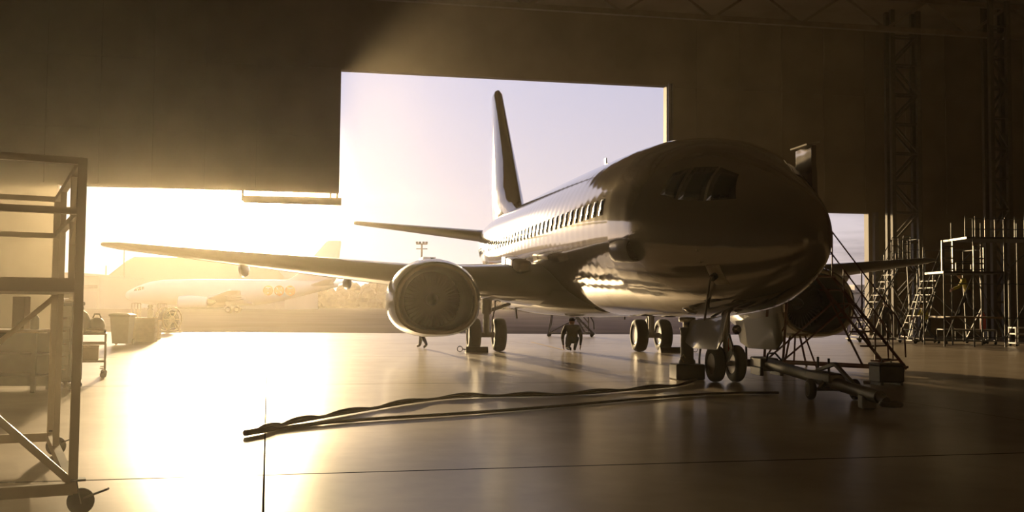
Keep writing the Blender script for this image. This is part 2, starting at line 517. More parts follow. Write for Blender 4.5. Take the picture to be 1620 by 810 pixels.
hl.new(ha.outputs[0], ho.inputs['Volume'])
hz.data.materials.append(hm)
tag(hz, 'warm haze added inside the hangar to imitate sun glare', 'haze', kind='stuff')
# thin evening haze over the airfield
ah = MB().box(-500, 500, DOOR_Y + .6, 700, .0, 14).build('haze')
am = bpy.data.materials.new('evening_haze'); am.use_nodes = True
an, al = am.node_tree.nodes, am.node_tree.links
an.clear()
av = an.new('ShaderNodeVolumeScatter'); av.inputs['Density'].default_value = .0002; av.inputs['Anisotropy'].default_value = .6; av.inputs['Color'].default_value = (1, .88, .78, 1)
al.new(av.outputs[0], an.new('ShaderNodeOutputMaterial').inputs['Volume'])
ah.data.materials.append(am)
tag(ah, 'pale evening haze hanging over the airfield outside', 'haze', kind='stuff')
# painted line on the floor
pl = MB(); a, b = at_z(840, 541), at_z(893, 554); d = (b - a).normalized(); n = Vector((-d.y, d.x, 0)) * .05
pl.add([a - n, b - n, b + n, a + n], [(0, 1, 2, 3)]); pl.v = [(x, y, .004) for x, y, z in pl.v]
struct('trim_5', pl, M_yellow)

# ------------------------------------------------------------------ the airliner
# own axes: t aft from the nose, s towards starboard, z up; object x = -s, y = t.
FUS = [  # t, keel, crown, half width
    (.25, 2.36, 2.56, .05), (.29, 2.22, 2.72, .14), (.42, 2.04, 2.96, .28), (.6, 1.92, 3.11, .37), (.8, 1.82, 3.25, .46), (1.2, 1.67, 3.45, .62), (1.6, 1.56, 3.64, .79), (2.0, 1.46, 3.84, .98),
    (2.5, 1.37, 4.05, 1.20), (3.1, 1.30, 4.30, 1.44), (3.8, 1.25, 4.53, 1.64), (4.6, 1.20, 4.70, 1.75), (5.6, 1.17, 4.84, 1.81), (6.8, 1.17, 4.92, 1.83),
    (8.5, 1.17, 4.97, 1.84), (11, 1.19, 5.02, 1.86), (14, 1.20, 5.05, 1.87), (17, 1.17, 5.06, 1.88), (19, 1.15, 5.06, 1.88), (21, 1.34, 5.06, 1.86),
    (23, 1.72, 5.06, 1.78), (25, 2.2, 5.05, 1.62), (27, 2.72, 5.02, 1.36), (29, 3.25, 4.96, 1.02), (30.5, 3.65, 4.88, .70),
    (31.6, 3.92, 4.76, .40), (32.2, 4.06, 4.62, .18)]


def quilt(m, step):
    """The skin bulges a little between the frames, which stand half a metre apart."""
    N, L = m.node_tree.nodes, m.node_tree.links
    tc = N.new('ShaderNodeTexCoord'); sp_ = N.new('ShaderNodeSeparateXYZ'); L.new(tc.outputs['Object'], sp_.inputs[0])
    a = N.new('ShaderNodeMath'); a.operation = 'MULTIPLY'; a.inputs[1].default_value = 2 * PI / step; L.new(sp_.outputs['Y'], a.inputs[0])
    s_ = N.new('ShaderNodeMath'); s_.operation = 'SINE'; L.new(a.outputs[0], s_.inputs[0])
    bp = N.new('ShaderNodeBump'); bp.inputs['Strength'].default_value = .12; bp.inputs['Distance'].default_value = .004
    L.new(s_.outputs[0], bp.inputs['Height']); L.new(bp.outputs[0], N['Principled BSDF'].inputs['Normal'])


quilt(M_white, .508)


def fus_at(t):
    for a, b in zip(FUS, FUS[1:]):
        if a[0] <= t <= b[0]:
            k = (t - a[0]) / (b[0] - a[0]); return [x + (y - x) * k for x, y in zip(a[1:], b[1:])]
    return FUS[-1][1:]


def fus_pt(t, ph, off=0.0):
    """ph: 0 at crown, positive to starboard, pi at keel."""
    zk, zc, w = fus_at(t)
    e = 2 / 2.12
    c, s = math.cos(ph), math.sin(ph)
    zm, hz_ = (zk + zc) / 2, (zc - zk) / 2
    x = (w + off) * math.copysign(abs(s) ** e, s); z = zm + (hz_ + off) * math.copysign(abs(c) ** e, c)
    return Vector((-x, t, z))


def ph_for_z(t, z):
    zk, zc, w = fus_at(t); zm, h = (zk + zc) / 2, (zc - zk) / 2
    return math.acos(math.copysign(min(1, abs((z - zm) / h)) ** (2.12 / 2), z - zm))


def skin_patch(corners, off, side, n=4):
    """A patch on the fuselage skin between four (t, z) corners, raised by off."""
    m = MB(); pts = []
    for sgn in (off, -.015):
        for i in range(n + 1):
            for j in range(n + 1):
                u, v = i / n, j / n
                t = (corners[0][0] * (1 - u) + corners[1][0] * u) * (1 - v) + (corners[3][0] * (1 - u) + corners[2][0] * u) * v
                z = (corners[0][1] * (1 - u) + corners[1][1] * u) * (1 - v) + (corners[3][1] * (1 - u) + corners[2][1] * u) * v
                p = fus_pt(t, ph_for_z(t, z), sgn); p.x *= side; pts.append(p)
    N = (n + 1) ** 2; idx = lambda i, j: i * (n + 1) + j
    fs = [(idx(i, j), idx(i + 1, j), idx(i + 1, j + 1), idx(i, j + 1)) for i in range(n) for j in range(n)]
    bd = [idx(i, 0) for i in range(n)] + [idx(n, j) for j in range(n)] + [idx(i, n) for i in range(n, 0, -1)] + [idx(0, j) for j in range(n, 0, -1)]
    fs += [(a, b, b + N, a + N) for a, b in zip(bd, bd[1:] + bd[:1])]
    return m.add(pts, fs, True)


AIRFOIL = [(1, 0), (.75, .055), (.5, .1), (.3, .118), (.15, .1), (.06, .068), (.015, .034), (0, 0),
           (.015, -.026), (.06, -.046), (.15, -.062), (.3, -.07), (.5, -.055), (.75, -.026)]


def wing_loft(stations, side, vertical=False):
    """stations: (span, leading edge t, chord, height, thickness/chord scale, twist)."""
    rings = []
    for sp, le, ch, z, th in stations:
        ring = []
        for u, w in AIRFOIL:
            if vertical:
                ring.append((w * ch * th * (1 if 1 else 0), le + u * ch, z))
            else:
                ring.append((-side * sp, le + u * ch, z + w * ch * th / .118 * .1))
        rings.append(ring)
    return rings


def nacelle_ring(t, a, bu, bl, zc, sc, n=40, e=2.5):
    ring = []
    for k in range(n):
        p = 2 * PI * k / n; c, s = math.cos(p), math.sin(p)
        if s >= 0: x, z = a * c, bu * s
        else:
            x = a * math.copysign(abs(c) ** (2 / e), c); z = -bl * abs(s) ** (2 / e)
        ring.append((sc + x, t, zc + z))
    return ring


def wheel(root, name, c, rad, wid, hubm, label=None):
    """Tyre with a hub as its sub-part; the axle runs along x."""
    r, w = rad, wid / 2
    y = MB().lathe([(r * .52, -w * .8), (r * .62, -w * .98), (r * .80, -w), (r * .93, -w * .86), (r * .985, -w * .55), (r, -w * .2), (r, w * .2),
                    (r * .985, w * .55), (r * .93, w * .86), (r * .80, w), (r * .62, w * .98), (r * .52, w * .8)], (0, 0, 0), 'X', 36)
    o = y.build(name, M_rubber, root, c)
    h = MB().lathe([(r * .54, -w * .84), (r * .50, -w * .86), (r * .42, -w * .55), (r * .18, -w * .5), (r * .16, -w * .8), (.01, -w * .82)], (0, 0, 0), 'X', 28)
    h.lathe([(r * .54, w * .84), (r * .50, w * .86), (r * .42, w * .55), (r * .18, w * .5), (r * .16, w * .8), (.01, w * .82)], (0, 0, 0), 'X', 28)
    h.build('hub', hubm, o)
    return o


def build_airliner(label, loc, rz, M_fus, M_low, cargo=False):
    R = thing('airliner', label, 'airplane', loc, rz)
    n = 56
    rings = [[fus_pt(t, 2 * PI * k / n) for k in range(n)] for t in [f[0] for f in FUS]]
    ts = []
    for a, b in zip(FUS, FUS[1:]):
        m = max(1, int((b[0] - a[0]) / .3) if b[0] < 8 else 1)
        ts += [a[0] + (b[0] - a[0]) * i / m for i in range(m)]
    ts.append(FUS[-1][0])
    MB().loft([[fus_pt(t, 2 * PI * k / n) for k in range(n)] for t in ts], True, True).build('fuselage', M_fus, R)
    # belly fairing between the wings
    bf = []
    for t, w, zb, zt in ((10.2, .9, 1.22, 1.6), (11.2, 1.75, 1.15, 2.1), (13, 2.02, 1.09, 2.35), (15.5, 2.05, 1.08, 2.35), (18, 1.95, 1.12, 2.2), (19.6, 1.3, 1.26, 1.7)):
        bf.append([(w * math.copysign(abs(math.sin(2 * PI * k / 32)) ** .8, math.sin(2 * PI * k / 32)), t,
                    (zb + zt) / 2 - (zt - zb) / 2 * math.copysign(abs(math.cos(2 * PI * k / 32)) ** .8, math.cos(2 * PI * k / 32))) for k in range(32)])
    MB().loft(bf).build('wing_fairing', M_low, R)
    # wings, flap fairings, tail
    for sd in (1, -1):
        st = [(1.2, 10.8, 8.3, 1.78, 1.05), (1.9, 11.35, 7.4, 1.84, 1.02), (3.4, 12.7, 6.1, 1.98, .95), (4.9, 13.9, 4.9, 2.13, .92), (9.5, 16.5, 3.3, 2.64, .9), (13.9, 19.0, 1.75, 3.13, .85), (14.44, 19.45, 1.2, 3.2, .7)]
        w = MB().loft(wing_loft(st, sd)).build('wing', M_low, R)
        for sp in (3.3, 6.8, 10.0):
            k = [i for i in range(len(st) - 1) if st[i][0] <= sp <= st[i + 1][0]][0]
            u = (sp - st[k][0]) / (st[k + 1][0] - st[k][0])
            te = (st[k][1] + st[k][2]) * (1 - u) + (st[k + 1][1] + st[k + 1][2]) * u; zz = st[k][3] * (1 - u) + st[k + 1][3] * u
            L_ = 2.3 if sp > 5 else 2.6
            MB().loft([[(-sd * sp + r * .62 * math.cos(2 * PI * q / 14), te - L_ + x, zz - .2 + dz + r * math.sin(2 * PI * q / 14)) for q in range(14)]
                       for x, r, dz in ((0, .02, 0), (.3, .17, -.03), (1.0, .24, -.06), (1.9, .2, -.05), (L_ + .5, .03, .08))]).build('flap_fairing', M_low, w)
        MB().loft(wing_loft([(.2, 27.6, 3.9, 4.28, .9), (1.0, 28.2, 3.5, 4.36, .9), (6.2, 31.0, 1.3, 5.0, .8), (6.35, 31.3, .9, 5.03, .6)], sd)).build('tailplane', M_low, R)
    fin = []
    for le, ch, z, th in ((22.6, 9.0, 4.85, .35), (24.6, 7.2, 5.15, .5), (25.6, 6.35, 5.7, .75), (26.3, 5.75, 6.3, .85), (30.2, 2.35, 10.9, .85), (30.6, 1.8, 11.13, .6)):
        up = [(wv * ch * .9 * th, le + u * ch, z) for u, wv in AIRFOIL[:8]]
        dn = [(-wv * ch * .9 * th, le + u * ch, z) for u, wv in AIRFOIL[6:0:-1]]
        fin.append(up + dn)
    MB().loft(fin).build('fin', M_fus, R)
    # engines
    for sd in (1, -1):
        ex = -sd * 4.83
        E_ = []
        for t, a, bu, bl in ((11.0, .70, .70, .68), (10.35, .73, .70, .66), (10.0, .79, .72, .67), (9.8, .86, .77, .72), (9.72, .93, .83, .78), (9.78, 1.0, .89, .83),
                             (10.1, 1.08, .96, .88), (10.9, 1.13, 1.02, .92), (12.0, 1.10, 1.02, .92), (13.1, .98, .92, .86), (13.9, .80, .76, .74)):
            E_.append(nacelle_ring(t, a, bu, bl, 1.52, ex))
        na = MB().loft(E_[5:], False, True).build('nacelle', M_low, R)
        MB().loft(E_[3:6], False, False).build('inlet_lip', M_lip, na)
        MB().loft(E_[:4], False, False).build('inlet_duct', M_spin, na)
        MB().loft([nacelle_ring(t, a, a, a, 1.56, ex, 24, 2) for t, a in ((13.7, .55), (14.6, .42), (15.1, .12))]).build('exhaust_cone', M_fan, na)
        fm = MB()
        for k in range(38):
            p = 2 * PI * k / 38
            for q0, q1 in ((.16, .69),):
                pts = []
                for rr, tw in ((q0, .05), (q1, .16)):
                    ca, sa = math.cos(p), math.sin(p)
                    pts += [(ex + rr * ca - .05 * sa, 10.95 + tw * .5, 1.52 + rr * sa + .05 * ca), (ex + rr * ca + .05 * sa, 10.95 - tw * .5, 1.52 + rr * sa - .05 * ca)]
                fm.add(pts, [(0, 1, 3, 2)])
        fm.lathe([(.69, .2), (.01, .21)], (ex, 10.9, 1.52), 'Y', 32)
        fn = fm.build('fan', M_fan, na)
        MB().lathe([(.01, -.28), (.07, -.2), (.14, -.03), (.17, .12)], (ex, 10.9, 1.52), 'Y', 24).build('spinner', M_spin, na)
        MB().loft([[(ex + xx, t, z) for xx, z in ((-w, zb), (w, zb), (w, zt), (-w, zt))] for t, w, zb, zt in
                   ((10.9, .05, 2.45, 2.56), (11.8, .17, 2.3, 2.62), (13.2, .2, 2.0, 2.55), (15.5, .2, 1.9, 2.3), (17.0, .06, 1.95, 2.15))], smooth=False).build('pylon', M_low, R)
    # nose gear
    g = MB().tube([(0, 4.0, 1.5), (0, 4.0, .9)], .085, 16).tube([(0, 4.0, .95), (0, 4.0, .40)], .055, 16)
    g.tube([(-.26, 4.0, .345), (.26, 4.0, .345)], .05, 12)
    g.tube([(0, 4.05, .9), (0, 4.95, 1.35)], .045, 10)
    g.build('nose_gear_strut', M_strut, R)
    tl = MB()
    for a, b in (((0, 3.86, .86), (0, 3.68, .62)), ((0, 3.68, .62), (0, 3.92, .42))): tl.beam(a, b, .12, .035, (1, 0, 0))
    tl.build('torque_link', M_strut, R)
    for x in (-.2, .2): wheel(R, 'nose_wheel', (x, 4.0, .345), .345, .2, M_hub)
    if not cargo:
        MB().box(-.02, .02, 3.80, 3.82, .58, .82).build('warning_streamer', M_redcloth, R, label='red streamer')
        MB().lathe([(.03, .06), (.085, 0), (.09, -.03), (.01, -.035)], (.17, 3.9, .98), 'Y', 18).build('taxi_light', M_chrome, R)
    for sd in (1, -1):
        x = -sd * .46
        MB().loft([[(x + dx - sd * .10 * (1 if lo else 0), t, z) for dx, z, lo in ((-.015, zb, 1), (.015, zb, 1), (.015, zt, 0), (-.015, zt, 0))]
                   for t, zb, zt in ((2.75, .82, 1.3), (3.0, .64, 1.24), (4.2, .62, 1.16), (4.6, .72, 1.13))], smooth=False).build('nose_gear_door', M_low, R)
    # main gear
    for sd in (1, -1):
        x = -sd * 2.615
        g = MB().tube([(x, 16.3, 2.1), (x, 16.45, 1.15)], .15, 18).tube([(x, 16.44, 1.2), (x, 16.45, .5)], .095, 16)
        g.tube([(x - .48, 16.45, .508), (x + .48, 16.45, .508)], .085, 14)
        g.build('main_gear_strut', M_strut, R)
        MB().tube([(x, 16.42, 1.2), (-sd * 1.1, 16.3, 1.75)], .055, 10).tube([(-sd * 1.75, 16.34, 1.52), (-sd * 1.7, 16.3, 1.0)], .03, 8).build('side_brace', M_strut, R)
        tl = MB()
        for a, b in (((x, 16.66, 1.1), (x, 16.95, .85)), ((x, 16.95, .85), (x, 16.62, .6))): tl.beam(a, b, .2, .05, (1, 0, 0))
        tl.tube([(x + sd * .22, 16.3, 1.75), (x + sd * .24, 16.3, 1.35), (x + sd * .16, 16.32, .95), (x + sd * .16, 16.35, .62)], .022, 8)
        tl.build('torque_link', M_strut, R)
        MB().loft([[(x - sd * .3 + dx, t, z) for dx, z in ((-.015, zb), (.015, zb), (.015, zt), (-.015, zt))]
                   for t, zb, zt in ((16.0, 1.35, 1.98), (16.2, 1.1, 1.98), (16.8, 1.1, 1.98), (17.0, 1.35, 1.98))], smooth=False).build('main_gear_door', M_low, R)
        for dx in (-.39, .39): wheel(R, 'main_wheel', (x + dx, 16.45, .508), .508, .36, M_hub)
    # flight deck glazing
    for sd in (1, -1):
        for cs in (((1.72, 3.18), (2.3, 3.20), (2.46, 3.80), (1.98, 3.62)), ((2.36, 3.20), (2.95, 3.28), (2.98, 3.86), (2.52, 3.82)), ((3.02, 3.30), (3.46, 3.42), (3.40, 3.80), (3.06, 3.86))):
            skin_patch(cs, .005, sd).build('cockpit_window', M_glass_dark, R)
    if cargo:
        return R
    # cabin windows on the starboard side
    for k in range(40):
        t = 6.2 + .508 * k
        z0 = 3.28
        o = skin_patch(((t, z0), (t + .235, z0), (t + .235, z0 + .34), (t, z0 + .34)), .006, 1, 3).build('cabin_window', M_winframe, R)
        skin_patch(((t + .035, z0 + .035), (t + .2, z0 + .035), (t + .2, z0 + .305), (t + .035, z0 + .305)), .010, 1, 2).build('pane', M_glass_dark, o)
    # open forward passenger door on the port side
    dm = MB(); ds = []
    for k in range(15):
        z = 2.62 + 1.80 * k / 14
        s_ = abs(fus_pt(3.4, -ph_for_z(3.4, min(z, 4.1)))[0])
        lo_ = max(0.0, min(1.0, (4.02 - z) / .15))
        ds.append((max(s_ + .07, 1.46), z, lo_))
    rings = []
    for t, hi_, lw in ((3.40, -.02, 0.0), (4.20, .06, .15)):
        xs_ = [(s_ + hi_ + (lw - hi_) * lo_, z) for s_, z, lo_ in ds]
        rings.append([(x, t, z) for x, z in xs_] + [(x + .10, t, z) for x, z in reversed(xs_)])
    e = dm.loft(rings, True, True, False).build('entry_door', M_white, R)
    zt = ds[-1][1]; sx = ds[-1][0]
    MB().hexa([(sx - .10, 3.42, zt), (sx + .16, 3.42, zt + .05), (sx + .16, 4.1, zt + .05), (sx - .10, 4.1, zt), (sx - .10, 3.42, zt + .03), (sx + .16, 3.42, zt + .08), (sx + .16, 4.1, zt + .08), (sx - .10, 4.1, zt + .03)]).build('door_gate', M_pad, e)
    # antennas, ground power receptacle, pitot probes
    MB().loft([[(dx, 12.2 + dt + z * .28, 5.0 + z) for dx, dt in ((-.012, .1), (0, 0), (.012, .1), (0, .26))] for z in (0, .42)], smooth=False).build('blade_antenna', M_white, R)
    skin_patch(((2.05, 1.78), (2.35, 1.78), (2.35, 2.10), (2.05, 2.10)), .012, 1, 3).build('receptacle_panel', M_pad, R, label='pale service panel with the cable plugged in')
    for z in (2.35, 2.15):
        p = fus_pt(2.4, ph_for_z(2.4, z))
        MB().tube([p, p + Vector((-.08, -.01, 0)), p + Vector((-.12, -.16, 0))], .012, 6).build('pitot_probe', M_chrome, R)
    return R


AIR = Vector((7.29, 13.89, 0))
plane = build_airliner('polished airliner parked nose first inside the hangar', AIR, 0, M_white, M_belly)


# ------------------------------------------------------------------ outside, beyond the door
CA, SA = math.cos(YAW), math.sin(YAW)


def cam2w(X, Y, Z=0.0):
    """Camera-aligned ground coordinates (X right, Y ahead) to world."""
    return Vector((CA * X + SA * Y, -SA * X + CA * Y, Z))


def cam_rz(X, Y):
    """Rotation about z that turns local +x to the camera-aligned direction (X, Y)."""
    v = cam2w(X, Y); return math.atan2(v.y, v.x)


# the cargo jet standing broadside on the apron
M_cargo = mat('cargo_white', (.60, .57, .54), .4, coat=.4, var=.03, scale=.5)
p = cam2w((197 - 810) / F_PX * 152, 152, -.012)
freighter = build_airliner('white cargo airliner standing broadside out on the sunlit apron', p, cam_rz(1, .03) - PI / 2, M_cargo, M_cargo, cargo=True)
def on_skin(t, z, off):
    return fus_pt(t, -ph_for_z(t, z), off)


for k, ch in enumerate('TNT'):
    t, z0 = 22.0 + 1.62 * k, 3.42
    rings = [[on_skin(t + r * math.cos(a), z0 + r * math.sin(a), .015) for a in [2 * PI * q / 32 for q in range(32)]] for r in (.76, .5, .25, .01)]
    ring = MB().loft([[p_ + Vector((-.03, 0, 0)) for p_ in rings[0]]] + rings, False, True).build('logo_disc', M_orange, freighter)
    cu = bpy.data.curves.new('letter', 'FONT'); cu.body = ch; cu.size = 1.3; cu.align_x = 'CENTER'; cu.align_y = 'CENTER'
    tmp = bpy.data.objects.new('letter_outline', cu); COL.objects.link(tmp)
    lm = bpy.data.meshes.new_from_object(tmp.evaluated_get(bpy.context.evaluated_depsgraph_get()))
    bpy.data.objects.remove(tmp); bpy.data.curves.remove(cu)
    cx_, cy_ = [(min(v.co[i] for v in lm.vertices) + max(v.co[i] for v in lm.vertices)) / 2 for i in (0, 1)]
    for v in lm.vertices: v.co = on_skin(t + v.co.x - cx_, z0 + v.co.y - cy_, .035)
    lm.materials.clear(); lm.materials.append(M_cargo)
    lo = bpy.data.objects.new('letter', lm); COL.objects.link(lo); lo.parent = ring


def far_poly(name, label, pts, depth, thick, m, roofm=None, doors=0):
    """A building whose front follows an outline seen at a given distance; it goes back thick metres."""
    base = at_d(pts[0][0], 489, depth)
    R = thing(name, label, 'building', (base.x, base.y, -.012), -YAW)
    loc = []
    for px, py in pts:
        q = at_d(px, py, depth); X = CA * q.x - SA * q.y; X0 = CA * base.x - SA * base.y
        loc.append((X - X0, max(q.z, 0)))
    loc[0] = (loc[0][0], 0); loc[-1] = (loc[-1][0], 0)
    MB().loft([[(x, 0, z) for x, z in loc], [(x, thick, z) for x, z in loc]], True, True, False).build('wall', m, R)
    if roofm:
        rf = MB()
        for a, b in zip(loc[1:-1], loc[2:-1]):
            rf.hexa([(a[0], -.3, a[1]), (b[0], -.3, b[1]), (b[0], thick + .3, b[1]), (a[0], thick + .3, a[1]), (a[0], -.3, a[1] + .25), (b[0], -.3, b[1] + .25), (b[0], thick + .3, b[1] + .25), (a[0], thick + .3, a[1] + .25)])
        rf.build('roof', roofm, R)
    w = loc[-1][0] - loc[0][0]
    for k in range(doors):
        x0 = loc[0][0] + w * (k + .15) / doors
        d = MB().box(x0, x0 + w * .7 / doors, -.12, 0, 0, 3.6)
        for i in range(5): d.box(x0, x0 + w * .7 / doors, -.18, -.1, .3 + .7 * i, .4 + .7 * i)
        d.build('door_panel', M_bldroof, R)
        MB().box(x0, x0 + w * .7 / doors, -.1, .05, 4.3, 5.0).build('window', M_winglass, R)
    return R


far_poly('hangar_building', 'pale hangar with sloping roof ends rising behind the cargo airliner', [(160, 489), (160, 456), (172, 437), (200, 415), (213, 408), (300, 409), (425, 412), (450, 440), (450, 489)], 260, 45, M_bld, M_bldroof, 3)
far_poly('terminal_building', 'low flat-roofed building beyond the far left of the apron', [(30, 489), (30, 433), (122, 433), (122, 438), (158, 438), (158, 489)], 210, 25, M_bld, M_bldroof, 4)
far_poly('cargo_shed', 'low grey shed seen through the right doorway below the clouds', [(1300, 492), (1300, 462), (1345, 460), (1378, 466), (1378, 492)], 190, 18, M_bld, M_bldroof, 2)
far_poly('store_building', 'small square building standing beside the shed outside the right doorway', [(1352, 491), (1352, 452), (1404, 452), (1404, 491)], 240, 14, M_bld, M_bldroof, 2)


def mast(px, top, depth, label, cross=True):
    b = at_d(px, 485, depth); h = at_d(px, top, depth).z
    R = thing('light_mast', label, 'light mast', (b.x, b.y, -.012), -YAW)
    MB().lathe([(.28, 0), (.22, h * .5), (.14, h)], (0, 0, 0), 'Z', 12).build('pole', M_steel_dark, R)
    if cross:
        c = MB().box(-.95, .95, -.12, .12, h - .2, h).box(-.95, .95, -.12, .12, h - 1.0, h - .85)
        c.build('crossbar', M_steel_dark, R)
        for x in (-.8, -.3, .3, .8): MB().bevbox(x - .2, x + .2, -.3, .05, h - .05, h + .3, .04).build('floodlight', M_grey, R)
    return R


mast(666, 385, 170, 'tall floodlight mast with a crossbar rising behind the left engine')
mast(194, 396, 250, 'thin bare mast standing just left of the far hangar roof', False)
mast(166, 420, 245, 'short thin mast above the low flat-roofed building', False)

# distant wood along the edge of the airfield
rnd = random.Random(3)
tl = MB()
for k in range(150):
    X = -120 + 260 * k / 150 + rnd.uniform(-2, 2); Y = 410 + rnd.uniform(-15, 25)
    h = rnd.uniform(6.5, 10.5); w = rnd.uniform(3, 5)
    q = cam2w(X, Y)
    for j in range(3):
        c = q + Vector((rnd.uniform(-2, 2), rnd.uniform(-2, 2), h * (.35 + .22 * j))); r = w * (1 - .18 * j)
        rings = []
        for i in range(5):
            a = -PI / 2 + PI * (i + .5) / 5
            rings.append([(c.x + r * math.cos(a) * math.cos(2 * PI * m / 7 + j) * rnd.uniform(.75, 1.2), c.y + r * math.cos(a) * math.sin(2 * PI * m / 7 + j) * rnd.uniform(.75, 1.2), max(-.01, c.z + r * .9 * math.sin(a) * rnd.uniform(.8, 1.2))) for m in range(7)])
        tl.loft(rings, True, True, False)
tag(tl.build('treeline', M_leaf), 'hazy belt of trees along the far edge of the airfield', 'trees', kind='stuff')


# ------------------------------------------------------------------ under and around the airliner
def aw(s, t, z=0.0):
    return Vector((AIR.x - s, AIR.y + t, z))


def chock(loc, w, label):
    R = thing('wheel_chock', label, 'wheel chock', loc, 0)
    MB().loft([[(x, -.16, 0), (x, .13, 0), (x, .10, .05), (x, -.02, .17), (x, -.08, .17), (x, -.15, .06)] for x in (-w / 2, w / 2)], True, True, False).build('block', M_black, R)
    sd = 1 if 'bar' in label else -1
    MB().tube([(sd * w / 2, -.02, .08), (sd * (w / 2 + .09), -.03, .1)] , .018, 8).tube(
        [(sd * (w / 2 + .17) + .08 * math.cos(a), -.03, .1 + .08 * math.sin(a)) for a in [2 * PI * k / 14 for k in range(14)]], .012, 8, closed=True).build('pull_ring', M_alu, R)
    return R


chock(aw(3.005, 15.80), .66, 'black wheel chock under the outer tyre of the left main gear')
chock(aw(-3.15, 15.80), .98, 'long black chock bar before the right main gear tyres')

# jack standing under the forward fuselage
jp = at_z(1087, 600); jp.z = 0
R = thing('fuselage_jack', 'grey hydraulic jack on a square base beside the nose wheels', 'jack', jp, 0)
MB().bevbox(-.29, .29, -.22, .22, 0, .30, .02).build('base_box', M_jack, R)
MB().lathe([(.16, .30), (.16, .36), (.125, .40), (.125, .93), (.14, .95), (.14, 1.0)], n=28).build('cylinder', M_jack, R)
MB().lathe([(.08, 1.0), (.08, 1.10), (.16, 1.11), (.16, 1.19), (.02, 1.195)], n=28).build('ram_head', M_chrome, R)
MB().tube([(-.12, -.16, .34), (-.19, -.16, .42), (-.13, -.16, .48), (-.09, -.14, .42)], .012, 8).build('pump_handle', M_steel_dark, R)
for x in (-.22, .22): MB().lathe([(.01, -.03), (.06, -.03), (.06, .03), (.01, .03)], (x, .0, .06), 'X', 16).build('castor', M_rubber, R)


# ground power cable: hangs from the open panel, then snakes over the floor towards the sun
def smooth_path(pts, n=8):
    out = []
    for i in range(len(pts) - 1):
        p0, p1, p2, p3 = pts[max(i - 1, 0)], pts[i], pts[i + 1], pts[min(i + 2, len(pts) - 1)]
        for k in range(n):
            t = k / n
            out.append(.5 * ((2 * p1) + (-p0 + p2) * t + (2 * p0 - 5 * p1 + 4 * p2 - p3) * t * t + (-p0 + 3 * p1 - 3 * p2 + p3) * t ** 3))
    out.append(pts[-1]); return out


def floor_pts(pix, z=.03):
    o = [at_z(x, y, z) for x, y in pix]
    return o


sk = fus_pt(2.2, ph_for_z(2.2, 1.94), .05); top = Vector((AIR.x + sk.x, AIR.y + sk.y, sk.z))
down = at_z(1106, 594, .03)
path = [top, top + Vector((-.10, -.08, -.03)), Vector((top.x * .8 + down.x * .2 - .1, top.y * .8 + down.y * .2 - .1, 1.55)), Vector((top.x * .3 + down.x * .7, top.y * .3 + down.y * .7, .95)), Vector((down.x + .02, down.y + .03, .4)), down + Vector((0, 0, .04))]
path += floor_pts([(1095, 604), (1060, 611), (1000, 616), (940, 621), (860, 625), (790, 626), (720, 628), (650, 636), (590, 646), (530, 656), (480, 665), (440, 673), (413, 681)])
sp = smooth_path(path)
rnd = random.Random(5)
R = thing('power_cable', 'thick dark cable hanging from the nose and snaking across the floor', 'cable', (0, 0, 0))
MB().tube(sp, .021, 8).build('cable', M_cable, R)
tw = []
for i, q in enumerate(sp[5 * 8 + 6:]):
    a = i * .55; tw.append(Vector((q.x + .03 * math.cos(a), q.y + .06 * math.cos(a), max(.026, .048 + .02 * math.sin(a)))))
MB().tube(tw, .02, 8).build('twisted_cable', M_cable, R)
MB().tube([top + Vector((.02, .02, .01)), top + Vector((-.06, -.06, -.03))], .06, 12).build('plug', M_black, R)
sp = smooth_path(floor_pts([(1232, 621), (1190, 621), (1150, 622), (1090, 625), (1000, 632), (900, 641), (800, 649), (700, 656), (600, 662), (520, 668), (460, 675), (417, 682)], .026))
R = thing('floor_cable', 'thinner single cable lying across the floor nearer the camera', 'cable', (0, 0, 0))
MB().tube(sp, .02, 8).build('cable', M_cable, R)
e0, e1 = sp[-1], sp[-1] + (sp[-1] - sp[-2]).normalized() * .3
MB().tube([e0 + Vector((0, 0, .012)), e1 + Vector((0, 0, .012))], .034, 12).build('plug', M_cable, R)

# tow bar lying on its wheels
hd, tlp = at_d(1203, 583, 19.3), at_d(1412, 640, 13.2)
ax = (tlp - hd); L = Vector((ax.x, ax.y, 0)).length; rz = math.atan2(ax.y, ax.x)
R = thing('tow_bar', 'long dark tow bar on two small wheels before the nose gear', 'tow bar', (hd.x, hd.y, 0), rz)
zb = .34
MB().tube([(0.5, 0, zb + .02), (L - .4, 0, .20)], [.10, .09], 14).build('bar', M_iron, R)
h = MB().bevbox(-.12, .62, -.17, .17, zb - .12, zb + .12, .02).bevbox(-.42, -.1, -.24, -.14, zb - .08, zb + .06, .015).bevbox(-.42, -.1, .14, .24, zb - .08, zb + .06, .015)
h.bevbox(.1, .75, -.22, -.15, zb - .2, zb - .05, .01).bevbox(.1, .75, .15, .22, zb - .2, zb - .05, .01)
h.build('towing_head', M_iron, R)
MB().tube([(-.25, -.2, zb - .05), (-.27, -.2, zb + .34)], .022, 8).tube([(-.25, .2, zb - .05), (-.22, .2, zb + .12)], .022, 8).build('shear_pin', M_iron, R)
MB().tube([(.75, -.1, zb + .08), (.9, -.12, zb + .22), (1.15, -.06, zb + .24), (1.2, .05, zb + .1)], .018, 8).build('lift_handle', M_iron, R)
for x in (3.1, 3.6): MB().tube([(x, .05, zb), (x - .12, .09, zb + .26)], .02, 8).build('lever', M_iron, R)
cx = L * .64
